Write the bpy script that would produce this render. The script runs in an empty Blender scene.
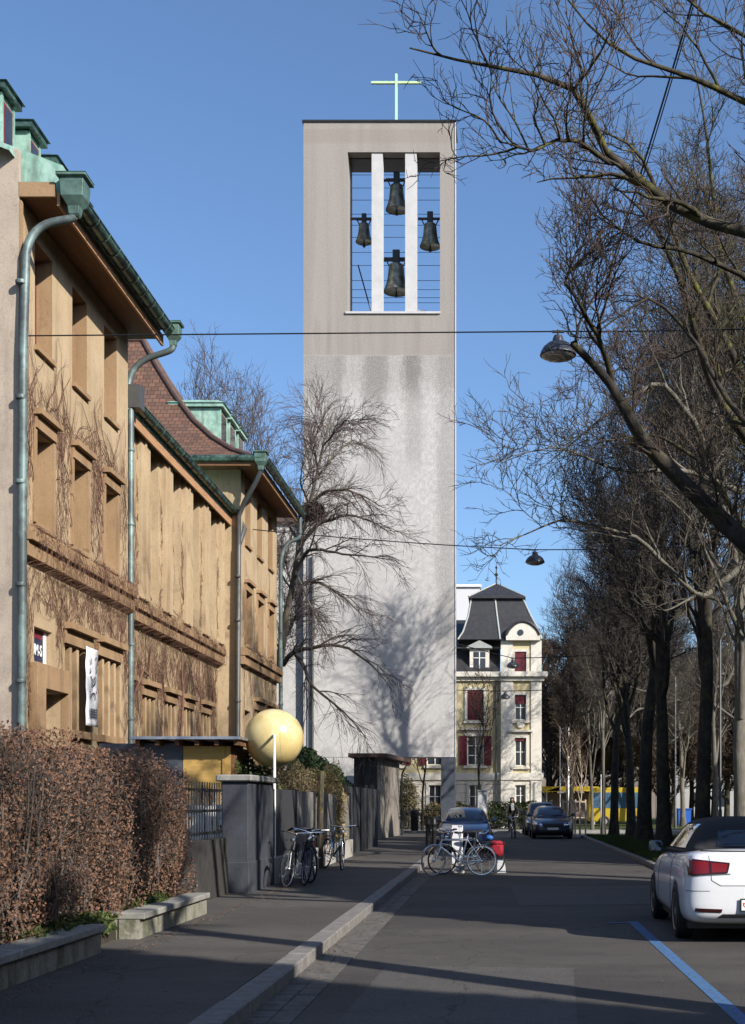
import bpy, bmesh, math, random
import numpy as np
from mathutils import Vector, Matrix
from mathutils.bvhtree import BVHTree
R = math.radians
sc = bpy.context.scene
col = sc.collection
rnd = random.Random(7)
F = 1300.0; VX = 500.0; HY = 803.0; EYE = 1.58
def at(x, y, Y):
    """A point of the place seen at (x, y) in the photograph, Y metres away."""
    return Vector(((x-VX)/F*Y, Y, EYE+(HY-y)/F*Y))

# ------------------------------------------------------------------ camera, light
cam = bpy.data.cameras.new('camera'); co = bpy.data.objects.new('camera', cam); col.objects.link(co)
co.location = (0, 0, EYE); co.rotation_euler = (R(90), 0, 0)
cam.sensor_fit = 'HORIZONTAL'; cam.sensor_width = 36; cam.lens = F/745*36
cam.shift_x = -(VX-372.5)/745; cam.shift_y = (HY-512)/745
cam.clip_end = 3000; cam.clip_start = .1
sc.camera = co
AZ = R(40); EL = R(30)
SUN = Vector((math.cos(EL)*math.cos(AZ), -math.cos(EL)*math.sin(AZ), math.sin(EL)))
sl = bpy.data.lights.new('sun', 'SUN'); so = bpy.data.objects.new('sun', sl); col.objects.link(so)
sl.energy = 5.0; sl.angle = R(.53); sl.color = (1, .94, .86)
so.rotation_euler = SUN.to_track_quat('Z', 'Y').to_euler(); so.location = (20, -20, 40)
w = bpy.data.worlds.new('World'); sc.world = w; w.use_nodes = True
nt = w.node_tree; sky = nt.nodes.new('ShaderNodeTexSky'); sky.sky_type = 'NISHITA'
sky.sun_disc = False; sky.sun_elevation = EL; sky.sun_rotation = math.atan2(SUN.x, SUN.y)
sky.air_density = 1.0; sky.dust_density = 1.8; sky.ozone_density = 5.5; sky.altitude = 260
bg = nt.nodes['Background']; nt.links.new(sky.outputs[0], bg.inputs[0]); bg.inputs[1].default_value = .126
sc.view_settings.view_transform = 'Standard'; sc.view_settings.look = 'None'
sc.view_settings.exposure = .6; sc.view_settings.gamma = 1
sc.view_settings.use_curve_mapping = False
sc.cycles.max_bounces = 6; sc.cycles.diffuse_bounces = 3; sc.cycles.glossy_bounces = 3
sc.cycles.transparent_max_bounces = 6; sc.cycles.caustics_reflective = False; sc.cycles.caustics_refractive = False

# ------------------------------------------------------------------ object helpers
BASE = {}
def tag(o, label=None, cat=None, group=None, kind=None):
    if label: o['label'] = label
    if cat: o['category'] = cat
    if group: o['group'] = group
    if kind: o['kind'] = kind
    return o
def thing(name, label, cat, loc=(0, 0, 0), group=None):
    o = bpy.data.objects.new(name, None); col.objects.link(o); o.location = loc
    o.empty_display_size = .2
    BASE[o] = Vector(loc)
    return tag(o, label, cat, group)
def copy_tree(o, parent=None):
    c = o.copy(); col.objects.link(c)
    if parent: c.parent = parent
    for ch in list(o.children): copy_tree(ch, c)
    return c
def link_mesh(name, me, m, parent=None, smooth=False, base=None):
    o = bpy.data.objects.new(name, me); col.objects.link(o)
    if m: me.materials.append(m)
    if parent is not None:
        o.parent = parent; BASE[o] = BASE[parent]
    else:
        BASE[o] = Vector(base) if base is not None else Vector((0, 0, 0)); o.location = BASE[o]
    if smooth: me.shade_smooth()
    return o
class MB:
    def __init__(s): s.v = []; s.f = []
    def add(s, vs, fs):
        n = len(s.v); s.v += [tuple(p) for p in vs]; s.f += [tuple(i+n for i in f) for f in fs]
        return s
    def box(s, x0, x1, y0, y1, z0, z1):
        return s.add([(x0,y0,z0),(x1,y0,z0),(x1,y1,z0),(x0,y1,z0),(x0,y0,z1),(x1,y0,z1),(x1,y1,z1),(x0,y1,z1)],
                     [(0,3,2,1),(4,5,6,7),(0,1,5,4),(1,2,6,5),(2,3,7,6),(3,0,4,7)])
    def bbox(s, x0, x1, y0, y1, z0, z1, b=.01):
        """a box with its edges chamfered by b"""
        bm = bmesh.new(); bmesh.ops.create_cube(bm, size=1)
        for v in bm.verts: v.co = Vector(((x0+x1)/2+v.co.x*(x1-x0), (y0+y1)/2+v.co.y*(y1-y0), (z0+z1)/2+v.co.z*(z1-z0)))
        bmesh.ops.bevel(bm, geom=list(bm.edges), offset=b, segments=1, affect='EDGES')
        s.bm(bm); return s
    def bm(s, bm):
        bm.verts.ensure_lookup_table(); bm.verts.index_update()
        s.add([v.co[:] for v in bm.verts], [[v.index for v in f.verts] for f in bm.faces]); bm.free()
    def quad(s, a, b, c, d): return s.add([a, b, c, d], [(0, 1, 2, 3)])
    def poly(s, ps): return s.add(ps, [tuple(range(len(ps)))])
    def prism(s, ps, off):
        """polygon ps pushed along off"""
        off = Vector(off); n = len(ps); q = [Vector(p)+off for p in ps]
        return s.add(list(ps)+q, [tuple(range(n))[::-1], tuple(range(n, 2*n))]+[(i, (i+1) % n, (i+1) % n+n, i+n) for i in range(n)])
    def tube(s, pts, r, k=8, caps=True):
        pts = [Vector(p) for p in pts]; n = len(pts)
        rr = r if isinstance(r, (list, tuple)) else [r]*n
        vs = []; up = None
        for i, p in enumerate(pts):
            t = (pts[min(i+1, n-1)]-pts[max(i-1, 0)]).normalized()
            if up is None:
                up = Vector((0, 0, 1)) if abs(t.z) < .9 else Vector((1, 0, 0))
            a = t.cross(up).normalized(); b = a.cross(t).normalized(); up = b
            for j in range(k):
                an = 2*math.pi*j/k; vs.append(p+(a*math.cos(an)+b*math.sin(an))*rr[i])
        fs = [(i*k+j, i*k+(j+1) % k, (i+1)*k+(j+1) % k, (i+1)*k+j) for i in range(n-1) for j in range(k)]
        if caps: fs += [tuple(range(k))[::-1], tuple(range((n-1)*k, n*k))]
        return s.add(vs, fs)
    def lathe(s, prof, c=(0, 0, 0), k=24, axis='z'):
        vs = []; c = Vector(c)
        for (r, h) in prof:
            for j in range(k):
                an = 2*math.pi*j/k; a, b = r*math.cos(an), r*math.sin(an)
                vs.append(c+Vector({'z': (a, b, h), 'x': (h, a, b), 'y': (a, h, b)}[axis]))
        n = len(prof)
        fs = [(i*k+j, i*k+(j+1) % k, (i+1)*k+(j+1) % k, (i+1)*k+j) for i in range(n-1) for j in range(k)]
        fs += [tuple(range(k))[::-1], tuple(range((n-1)*k, n*k))]
        return s.add(vs, fs)
    def torus(s, c, R0, r0, k=32, q=6, axis='y'):
        c = Vector(c); vs = []
        for i in range(k):
            a = 2*math.pi*i/k
            for j in range(q):
                b = 2*math.pi*j/q; rr = R0+r0*math.cos(b); h = r0*math.sin(b)
                x, z = rr*math.cos(a), rr*math.sin(a)
                vs.append(c+Vector({'y': (x, h, z), 'x': (h, x, z), 'z': (x, z, h)}[axis]))
        fs = [(i*q+j, i*q+(j+1) % q, ((i+1) % k)*q+(j+1) % q, ((i+1) % k)*q+j) for i in range(k) for j in range(q)]
        return s.add(vs, fs)
    def xf(s, M): s.v = [tuple(M @ Vector(p)) for p in s.v]; return s
    def build(s, name, m, parent=None, smooth=False, base=None, bevel=0):
        b = BASE[parent] if parent is not None else (Vector(base) if base is not None else Vector((0, 0, 0)))
        me = bpy.data.meshes.new(name)
        me.from_pydata([(p[0]-b[0], p[1]-b[1], p[2]-b[2]) for p in s.v], [], s.f); me.update()
        o = link_mesh(name, me, m, parent, smooth, base)
        if bevel:
            md = o.modifiers.new('b', 'BEVEL'); md.width = bevel; md.segments = 2; md.limit_method = 'ANGLE'; md.angle_limit = R(40)
        if smooth: 
            try: me.set_sharp_from_angle(angle=R(40))
            except Exception: pass
        return o
# ---- large meshes straight from arrays
def np_mesh(name, V, Q):
    me = bpy.data.meshes.new(name); nv, nq = len(V), len(Q); k = Q.shape[1]
    me.vertices.add(nv); me.vertices.foreach_set('co', np.ascontiguousarray(V, np.float32).ravel())
    me.loops.add(nq*k); me.loops.foreach_set('vertex_index', np.ascontiguousarray(Q, np.int32).ravel())
    me.polygons.add(nq); me.polygons.foreach_set('loop_start', np.arange(0, nq*k, k, dtype=np.int32))
    me.polygons.foreach_set('loop_total', np.full(nq, k, np.int32))
    me.update(calc_edges=True); me.validate(); return me
class Tubes:
    def __init__(s): s.V = []; s.Q = []; s.n = 0
    def add(s, P, Rr, k=3):
        """P (m,n,3) polylines, Rr (m,n) radii"""
        m, n, _ = P.shape
        T = np.gradient(P, axis=1); T /= np.linalg.norm(T, axis=2, keepdims=True)+1e-9
        m0 = T.mean(axis=1); ref = np.where(np.abs(m0[:, 2:3]) < .8, np.array([[0, 0, 1.]]), np.array([[1., 0, 0]]))[:, None, :]
        A = np.cross(T, np.broadcast_to(ref, T.shape)); A /= np.linalg.norm(A, axis=2, keepdims=True)+1e-9
        B = np.cross(A, T)
        an = 2*np.pi*np.arange(k)/k
        V = P[:, :, None, :]+Rr[:, :, None, None]*(A[:, :, None, :]*np.cos(an)[None, None, :, None]+B[:, :, None, :]*np.sin(an)[None, None, :, None])
        idx = s.n+np.arange(m*n*k).reshape(m, n, k)
        a = idx[:, :-1, :]; b = np.roll(a, -1, axis=2); d = idx[:, 1:, :]; c = np.roll(d, -1, axis=2)
        s.V.append(V.reshape(-1, 3)); s.Q.append(np.stack([a, b, c, d], -1).reshape(-1, 4)); s.n += m*n*k
    def mesh(s, name, base=(0, 0, 0)):
        return np_mesh(name, np.concatenate(s.V)-np.array(base), np.concatenate(s.Q))
def leaves_mesh(name, C, size, rng, aspect=.6, base=(0, 0, 0), fold=True):
    m = len(C); a = rng.normal(size=(m, 3)); a /= np.linalg.norm(a, axis=1, keepdims=True)
    b = np.cross(a, rng.normal(size=(m, 3))); b /= np.linalg.norm(b, axis=1, keepdims=True)+1e-9
    sz = (size*(.6+.8*rng.random((m, 1))))
    a = a*sz; b = b*sz*aspect; C = C-np.array(base)
    V = np.stack([C-a, C+b*.9-a*.1, C+a, C-b*.9-a*.1], 1).reshape(-1, 3)
    return np_mesh(name, V, np.arange(m*4).reshape(m, 4))

# ------------------------------------------------------------------ materials
class NT:
    def __init__(s, name):
        s.mat = bpy.data.materials.new(name); s.mat.use_nodes = True; s.t = s.mat.node_tree
        s.b = s.t.nodes['Principled BSDF']; s.tc = s.t.nodes.new('ShaderNodeTexCoord')
        s.pos = s.tc.outputs['Object']; s.geo = None
    def world(s):
        g = s.t.nodes.new('ShaderNodeNewGeometry'); s.pos = g.outputs['Position']; return s
    def L(s, a, b): s.t.links.new(a, b)
    def m(s, op, a, b=0.0, c=None, clamp=False):
        n = s.t.nodes.new('ShaderNodeMath'); n.operation = op; n.use_clamp = clamp
        for i, x in enumerate([a, b]+([c] if c is not None else [])):
            if isinstance(x, (int, float)): n.inputs[i].default_value = x
            else: s.L(x, n.inputs[i])
        return n.outputs[0]
    def sep(s):
        n = s.t.nodes.new('ShaderNodeSeparateXYZ'); s.L(s.pos, n.inputs[0]); return n.outputs
    def step(s, v, a, b):
        n = s.t.nodes.new('ShaderNodeMapRange'); n.interpolation_type = 'SMOOTHSTEP'
        s.L(v, n.inputs[0]); n.inputs[1].default_value = a; n.inputs[2].default_value = b; return n.outputs[0]
    def noise(s, scale=5, detail=4, rough=.6, sx=1, sy=1, sz=1, seed=0, dist=0):
        mp = s.t.nodes.new('ShaderNodeMapping'); s.L(s.pos, mp.inputs[0]); mp.inputs['Scale'].default_value = (sx, sy, sz)
        mp.inputs['Location'].default_value = (seed*3.1, seed*1.7, seed*2.3)
        n = s.t.nodes.new('ShaderNodeTexNoise'); s.L(mp.outputs[0], n.inputs['Vector'])
        n.inputs['Scale'].default_value = scale; n.inputs['Detail'].default_value = detail; n.inputs['Roughness'].default_value = rough
        n.inputs['Distortion'].default_value = dist
        return n.outputs[0]
    def ramp(s, v, stops):
        n = s.t.nodes.new('ShaderNodeValToRGB'); s.L(v, n.inputs[0]); e = n.color_ramp.elements
        while len(e) < len(stops): e.new(.5)
        for i, (p, c) in enumerate(stops):
            e[i].position = p; e[i].color = (*c, 1) if not isinstance(c, (int, float)) else (c, c, c, 1)
        return n.outputs[0]
    def mix(s, f, a, b, mode='MIX'):
        n = s.t.nodes.new('ShaderNodeMix'); n.data_type = 'RGBA'; n.blend_type = mode
        for i, x in ((0, f), (6, a), (7, b)):
            if isinstance(x, (int, float)): n.inputs[i].default_value = x if i == 0 else (x, x, x, 1)
            elif isinstance(x, tuple): n.inputs[i].default_value = (*x, 1)
            else: s.L(x, n.inputs[i])
        return n.outputs[2]
    def bump(s, v, strength=.3, dist=.02):
        n = s.t.nodes.new('ShaderNodeBump'); n.inputs['Strength'].default_value = strength; n.inputs['Distance'].default_value = dist
        s.L(v, n.inputs['Height']); s.L(n.outputs[0], s.b.inputs['Normal'])
    def out(s, c=None, rough=.8, metal=0, spec=.4, coat=0):
        if c is not None:
            if isinstance(c, tuple): s.b.inputs['Base Color'].default_value = (*c, 1)
            else: s.L(c, s.b.inputs['Base Color'])
        if isinstance(rough, (int, float)): s.b.inputs['Roughness'].default_value = rough
        else: s.L(rough, s.b.inputs['Roughness'])
        s.b.inputs['Metallic'].default_value = metal; s.b.inputs['Specular IOR Level'].default_value = spec
        s.b.inputs['Coat Weight'].default_value = coat
        return s.mat
def simple(name, c, rough=.7, metal=0, var=.15, scale=6, spec=.4, coat=0, bump=0):
    n = NT(name); a = tuple(x*(1-var) for x in c); b = tuple(min(1, x*(1+var)) for x in c)
    v = n.noise(scale, 5, .65)
    cc = n.ramp(v, [(.3, a), (.7, b)])
    if bump: n.bump(n.noise(scale*8, 3), bump, .01)
    return n.out(cc, rough, metal, spec, coat)

def wall_mat(name, c1, c2, dark, streak=.5):
    n = NT(name).world(); big = n.noise(.7, 5, .6); st = n.noise(3.2, 4, .6, 1, 1, .12, 2); fine = n.noise(28, 4, .7)
    a = n.mix(n.ramp(big, [(.35, 0), (.65, 1.)]), c1, c2)
    a = n.mix(n.m('MULTIPLY', n.step(st, .5, .72), streak), a, dark)
    a = n.mix(n.m('MULTIPLY', n.step(fine, .45, .75), .45), a, dark)
    a = n.mix(n.m('MULTIPLY', n.step(n.noise(6, 5, .75, 1, 1, .6, 11), .52, .7), .4), a, dark)
    n.bump(n.m('ADD', fine, n.m('MULTIPLY', n.noise(120, 2), .4)), .35, .012)
    return n.out(a, .9, 0, .2)
M = {}
M['stone'] = wall_mat('tan plaster', (.44, .34, .215), (.36, .27, .165), (.20, .135, .085))
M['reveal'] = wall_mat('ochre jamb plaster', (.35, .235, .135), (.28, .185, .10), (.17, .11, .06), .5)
M['stone2'] = wall_mat('ochre sandstone trim', (.34, .225, .13), (.26, .17, .095), (.15, .10, .055), .6)
M['stone3'] = wall_mat('grey tan plaster', (.42, .355, .285), (.34, .285, .23), (.2, .165, .13), .45)
def copper():
    n = NT('green copper patina').world(); a = n.noise(4, 5, .7); st = n.noise(5, 4, .6, 1, 1, .3, 1)
    c = n.mix(n.step(a, .35, .65), (.19, .34, .275), (.33, .50, .42))
    c = n.mix(n.m('MULTIPLY', n.step(st, .48, .68), .6), c, (.09, .13, .105)); n.bump(a, .2, .01)
    return n.out(c, .55, .1, .4)
M['copper'] = copper()
def copper_d():
    n = NT('dark copper gutter').world(); a = n.noise(2.2, 5, .75); b = n.noise(14, 3, .6, 1, .3, 1, 3)
    c = n.mix(n.step(a, .4, .6), (.028, .042, .037), (.09, .16, .13))
    c = n.mix(n.m('MULTIPLY', n.step(b, .5, .7), .55), c, (.2, .32, .27)); return n.out(c, .38, .5, .5)
M['gutter'] = copper_d()
M['copper_mid'] = simple('dull green copper', (.10, .17, .14), .5, .3, var=.5, scale=4)
def pipe_m():
    n = NT('painted downpipe').world(); a = n.noise(1.3, 5, .7, 1, 1, .8)
    c = n.mix(n.step(a, .42, .62), (.075, .095, .095), (.16, .22, .21)); c = n.mix(n.m('MULTIPLY', n.step(n.noise(9, 3), .55, .7), .6), c, (.06, .06, .055))
    return n.out(c, .5, .2)
M['pipe'] = pipe_m()
M['pipe_dark'] = simple('dark grey downpipe', (.075, .08, .08), .5, .3)
def wood_m(name, a, b, sc_=3, axis='z'):
    n = NT(name).world(); s = dict(sx=1, sy=1, sz=1); s['s'+axis] = .06
    g = n.noise(22, 4, .6, **s); k = n.noise(1.1, 3)
    c = n.mix(n.step(g, .35, .7), a, b); c = n.mix(n.m('MULTIPLY', k, .35), c, tuple(x*.6 for x in a)); n.bump(g, .3, .01)
    return n.out(c, .75, 0, .3)
M['eave_wood'] = wood_m('brown eave boarding', (.15, .075, .038), (.21, .11, .055), axis='y')
M['wood_yellow'] = wood_m('yellow ply board', (.48, .30, .085), (.56, .36, .12), axis='x')
M['wood_old'] = wood_m('weathered grey planks', (.16, .14, .115), (.34, .31, .27))
M['wood_stake'] = wood_m('pale timber stake', (.42, .34, .25), (.55, .46, .36))
def tiles_m():
    n = NT('brown clay roof tiles'); br = n.t.nodes.new('ShaderNodeTexBrick'); uv = n.tc.outputs['UV']
    n.L(uv, br.inputs['Vector']); br.inputs['Scale'].default_value = 1
    br.inputs['Brick Width'].default_value = .21; br.inputs['Row Height'].default_value = .17; br.inputs['Mortar Size'].default_value = .012
    br.inputs['Mortar Smooth'].default_value = .6
    br.inputs['Color1'].default_value = (.10, .055, .040, 1); br.inputs['Color2'].default_value = (.17, .09, .06, 1); br.inputs['Mortar'].default_value = (.02, .012, .01, 1)
    c = n.mix(n.m('MULTIPLY', n.step(n.noise(2.5, 5), .4, .7), .5), br.outputs[0], (.07, .05, .04))
    n.bump(br.outputs['Fac'], -1, .03); n.b.inputs['Specular IOR Level'].default_value = .3
    return n.out(c, .7, 0, .3)
M['tiles'] = tiles_m()
M['ridge'] = simple('dark ridge tile', (.09, .055, .045), .7, var=.3)
M['slate'] = simple('dark slate', (.03, .03, .033), .5, var=.3, scale=4)
M['slate_l'] = simple('weathered lead flashing', (.30, .32, .30), .6)
def glass_m(name='dark window glass', c=(.02, .023, .028), rough=.06):
    n = NT(name); return n.out(n.ramp(n.noise(3), [(.3, c), (.7, tuple(x*1.8 for x in c))]), rough, 0, .7)
M['glass'] = glass_m()
M['frame_w'] = simple('white painted joinery', (.72, .71, .68), .5, var=.06)
M['frame_g'] = simple('grey painted joinery', (.38, .37, .36), .5)
M['frame_r'] = simple('dark red joinery', (.16, .03, .03), .5)
M['black'] = simple('black metal', (.018, .018, .02), .45, .3)
M['iron'] = simple('dark iron', (.03, .032, .035), .5, .5)
M['rubber'] = simple('black rubber', (.014, .014, .015), .75)
M['chrome'] = simple('bright metal', (.72, .72, .72), .22, 1, var=.05)
M['alu'] = simple('brushed aluminium', (.52, .52, .53), .4, .8, var=.06)
M['conc'] = simple('light concrete', (.36, .345, .31), .9, var=.2, bump=.3)
def moss_conc():
    n = NT('mossy concrete').world(); a = n.noise(3, 5, .7); st = n.noise(5, 4, .6, 1, 1, .25, 4)
    c = n.mix(n.step(a, .35, .65), (.19, .185, .15), (.27, .26, .215)); c = n.mix(n.m('MULTIPLY', n.step(st, .45, .65), .7), c, (.07, .075, .035))
    c = n.mix(n.m('MULTIPLY', n.step(n.noise(26, 3), .5, .75), .5), c, (.36, .34, .29)); n.bump(n.noise(30, 4), .5, .02)
    return n.out(c, .92, 0, .2)
M['moss_conc'] = moss_conc()
M['coping'] = simple('grey stone coping', (.24, .235, .21), .9, var=.25, scale=9, bump=.4)
M['dark_wall'] = simple('grey blue rendered pier', (.038, .042, .052), .9, var=.25, scale=3, bump=.3)
M['panel_grey'] = simple('grey fence boarding', (.16, .155, .145), .85, var=.25, scale=4, bump=.3)
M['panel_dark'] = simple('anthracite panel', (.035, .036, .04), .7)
M['panel_slate'] = simple('slate grey sheet', (.075, .085, .105), .6)
def asphalt(name, base, var, warm=1.0, world=True):
    n = NT(name).world(); big = n.noise(.35, 5, .65, .6, 1.4, 1); mid = n.noise(3.5, 5, .7); fine = n.noise(160, 2, .6); gr = n.noise(60, 2, .5)
    a = tuple(x*(1-var) for x in base); b = tuple(x*(1+var) for x in base)
    c = n.mix(n.step(big, .35, .65), a, b); c = n.mix(n.m('MULTIPLY', n.step(mid, .48, .7), .5), c, tuple(x*.55 for x in base))
    c = n.mix(n.m('MULTIPLY', n.step(gr, .52, .72), .8), c, tuple(min(1, x*2.1) for x in base))
    c = n.mix(n.m('MULTIPLY', n.step(fine, .55, .8), .4), c, tuple(x*.4 for x in base))
    vor = n.t.nodes.new('ShaderNodeTexVoronoi'); vor.feature = 'DISTANCE_TO_EDGE'; vor.inputs['Scale'].default_value = .33
    mp = n.t.nodes.new('ShaderNodeMapping'); ad = n.t.nodes.new('ShaderNodeVectorMath'); ad.operation = 'ADD'
    nc = n.t.nodes.new('ShaderNodeTexNoise'); nc.inputs['Scale'].default_value = 1.3; nc.inputs['Detail'].default_value = 5
    n.L(n.pos, nc.inputs['Vector']); n.L(n.pos, ad.inputs[0]); n.L(nc.outputs['Color'], ad.inputs[1]); n.L(ad.outputs[0], mp.inputs[0]); mp.inputs['Scale'].default_value = (1, .6, 1)
    n.L(mp.outputs[0], vor.inputs['Vector'])
    crack = n.m('MULTIPLY', n.m('SUBTRACT', 1, n.step(vor.outputs['Distance'], .0, .006)), n.step(n.noise(.25, 2, seed=5), .42, .5))
    c = n.mix(n.m('MULTIPLY', crack, .7), c, tuple(x*.3 for x in base))
    n.bump(n.m('ADD', gr, n.m('MULTIPLY', fine, .6)), .5, .008)
    return n.out(c, .82, 0, .35)
M['asphalt'] = asphalt('road asphalt', (.056, .051, .046), .26)
M['walk'] = asphalt('footway asphalt', (.064, .058, .052), .22)
M['kerb'] = simple('granite kerb', (.17, .16, .148), .85, var=.3, scale=8, bump=.4)
M['sett'] = simple('stone gutter', (.10, .094, .085), .85, var=.35, scale=5, bump=.5)
M['soil'] = simple('dark soil', (.035, .028, .02), .95, var=.4)
def worn_paint(name, c, under, amount=.5, scale=14):
    n = NT(name).world(); a = n.noise(scale, 5, .75); f = n.noise(90, 2)
    k = n.m('ADD', n.m('MULTIPLY', a, .7), n.m('MULTIPLY', f, .3))
    return n.out(n.mix(n.step(k, .58-.12*amount, .66), c, under), .7, 0, .3)
M['blue_paint'] = worn_paint('worn blue road paint', (.06, .15, .31), (.06, .07, .08), 1.0)
M['white_paint'] = worn_paint('worn white road paint', (.62, .62, .60), (.2, .2, .19), .3)
def grass_m():
    n = NT('short winter grass').world(); a = n.noise(2, 5, .7); f = n.noise(60, 3, .7)
    c = n.mix(n.step(a, .35, .65), (.045, .075, .018), (.085, .095, .035)); c = n.mix(n.m('MULTIPLY', n.step(f, .45, .7), .7), c, (.025, .04, .012)); n.bump(f, .8, .03)
    return n.out(c, .9, 0, .2)
M['grass'] = grass_m()
def obj_var(name, c1, c2, c3, rough=.7, scale=3):
    n = NT(name).world(); a = n.noise(scale, 3, .6); f = n.noise(scale*9, 2, .6)
    c = n.mix(n.step(a, .35, .65), c1, c2); c = n.mix(n.m('MULTIPLY', n.step(f, .48, .62), .75), c, c3)
    return n.out(c, rough, 0, .25)
M['beech'] = obj_var('dry beech leaves', (.085, .046, .030), (.16, .082, .050), (.28, .165, .105), .7, 22)
M['beech_twig'] = obj_var('beech twigs', (.10, .08, .07), (.15, .12, .10), (.07, .055, .045))
M['evergreen'] = obj_var('evergreen needles', (.012, .028, .01), (.022, .042, .014), (.032, .056, .018))
M['shrub_green'] = obj_var('green shrub leaves', (.028, .05, .012), (.05, .07, .018), (.085, .10, .03))
M['shrub_brown'] = obj_var('winter shrub twigs', (.11, .085, .045), (.16, .12, .065), (.09, .10, .04))
M['shrub_olive'] = obj_var('olive shrub leaves', (.09, .09, .04), (.14, .12, .06), (.2, .17, .10))
M['pampas'] = obj_var('dry yellow reeds', (.32, .24, .11), (.40, .30, .14), (.22, .2, .08))
def bark(name, c1, c2, c3, moss=0):
    n = NT(name).world(); a = n.noise(9, 5, .7, 1, 1, .35); b = n.noise(1.2, 3); k = n.noise(4, 4, .7, 1, 1, 1, 6)
    c = n.mix(n.step(a, .35, .7), c1, c2); c = n.mix(n.m('MULTIPLY', n.step(b, .45, .65), .6), c, c3)
    if moss: c = n.mix(n.m('MULTIPLY', n.step(k, .5, .62), moss), c, (.12, .12, .025))
    n.bump(a, .8, .03); return n.out(c, .9, 0, .2)
M['bark_dark'] = bark('dark grey bark', (.030, .026, .022), (.058, .05, .042), (.025, .022, .019), .25)
M['bark_pale'] = bark('pale grey bark', (.115, .105, .088), (.175, .16, .135), (.075, .072, .06), .2)
M['bark_moss'] = bark('mossy bark', (.036, .031, .025), (.085, .072, .055), (.06, .055, .03), .75)
M['twig'] = obj_var('brown twigs', (.06, .043, .034), (.085, .062, .047), (.12, .085, .06), .8, 1)
M['twig_grey'] = obj_var('grey brown twigs', (.06, .05, .042), (.09, .077, .062), (.13, .115, .09), .8, 1)
M['twig_moss'] = obj_var('olive twigs', (.05, .043, .028), (.08, .07, .042), (.12, .108, .066), .8, 1)
M['twig_dark'] = obj_var('dark twigs', (.024, .02, .018), (.04, .034, .03), (.06, .05, .042), .8, 1)
M['vine'] = obj_var('bare creeper stems', (.13, .07, .05), (.19, .11, .075), (.10, .055, .04), .8, 4)
# ================================================================== THE SETTING
def struct(name, mb, m, **k):
    o = mb.build(name, m, **k); o['kind'] = 'structure'; return o
struct('ground', MB().quad((-900, -300, -.03), (900, -300, -.03), (900, 1500, -.03), (-900, 1500, -.03)), simple('distant ground', (.12, .11, .085), .95, var=.3, scale=.05))
struct('road', MB().box(-1.86, 3.70, -25, 60, -.2, 0.0), M['asphalt'])
struct('cross_street', MB().box(-70, 70, 60, 68, -.2, .002), asphalt('cross street asphalt', (.13, .122, .11), .12))
struct('pavement', MB().box(-7.9, -2.07, -25, 59.9, -.2, .115), M['walk'])
struct('far_pavement', MB().box(-70, 70, 68.0, 71.2, -.2, .12), simple('light paving', (.27, .26, .235), .9, var=.15, scale=3))
# stone gutter: setts laid along the kerb
g = MB(); y = -12.0; r2 = random.Random(3)
while y < 59.5:
    ln = r2.uniform(.22, .42)
    for (a, b) in ((-1.845, -1.675), (-1.665, -1.495)):
        dy = r2.uniform(-.03, .03); g.box(a, b, y+dy, y+dy+ln-.012, -.05, .005+r2.uniform(0, .004))
    y += ln
struct('stone_gutter', g, M['sett'])
g = MB(); y = -12.0
while y < 59.5:
    ln = r2.uniform(.9, 1.15); g.bbox(-2.065+r2.uniform(-.004, .004), -1.85+r2.uniform(-.006, .006), y, min(y+ln-.012, 59.9), -.1, .118+r2.uniform(0, .008), .012); y += ln
struct('left_kerb', g, M['kerb'])
g = MB(); y = -12.0
while y < 59.5:
    ln = r2.uniform(.9, 1.1); g.bbox(3.71, 3.88, y, min(y+ln-.012, 59.9), -.1, .10+r2.uniform(0, .006), .012); y += ln
struct('right_kerb', g, M['kerb'])
# grass verge: an uneven sheet
nx, ny = 60, 150; vs = []; fs = []
for j in range(ny+1):
    for i in range(nx+1):
        X = 3.9+(i/nx)**1.4*36; Y = -25+j/ny*84.9
        vs.append((X, Y, .085+.04*math.sin(X*.9+Y*.37)*min(1, (X-3.9))+r2.uniform(-.012, .012)))
for j in range(ny):
    for i in range(nx): a = j*(nx+1)+i; fs.append((a, a+1, a+nx+2, a+nx+1))
struct('grass_verge', MB().add(vs, fs), M['grass'])
struct('far_grass', MB().box(2.9, 70, 71.3, 82, -.2, .10).box(2.9, 70, 82, 140, -.2, .05), M['grass'])
rng = np.random.default_rng(5)
# grass blades
n = 42000; gx = 3.95+rng.random(n)**2.0*9; gy = 26+rng.random(n)*33.5
C = np.stack([gx, gy, .10+.02*rng.random(n)], 1); h = .035+.05*rng.random((n, 1)); an = rng.random(n)*6.28
d = np.stack([np.cos(an), np.sin(an), 0*an], 1)*.012; t = np.concatenate([rng.normal(size=(n, 2))*.02, h], 1)
V = np.stack([C-d, C+d, C+t+d*.2, C+t-d*.2], 1).reshape(-1, 3)
tag(link_mesh('grass', np_mesh('grass', V, np.arange(n*4).reshape(n, 4)), M['grass']), 'short green grass blades growing under the tree row beside the road', 'grass', kind='stuff')
g_ = np.random.default_rng(9); n = 5200
lx = np.where(g_.random(n) < .45, -3.75+.25*g_.random(n)**2, np.where(g_.random(n) < .6, -1.83+.3*g_.random(n)**1.5, 3.68-.3*g_.random(n)**2)); ly = 4+g_.random(n)**1.3*34
sp = g_.random(n) < .12; lx = np.where(sp, -3.7+7.2*g_.random(n), lx); lz = np.where(lx < -2.05, .121, np.where(lx < -1.86, .14, .012))
lf = leaves_mesh('leaf_litter', np.stack([lx, ly, lz+.004], 1), .02, g_, .6); co3 = np.zeros(n*12); lf.vertices.foreach_get('co', co3); co3 = co3.reshape(-1, 3)
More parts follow.
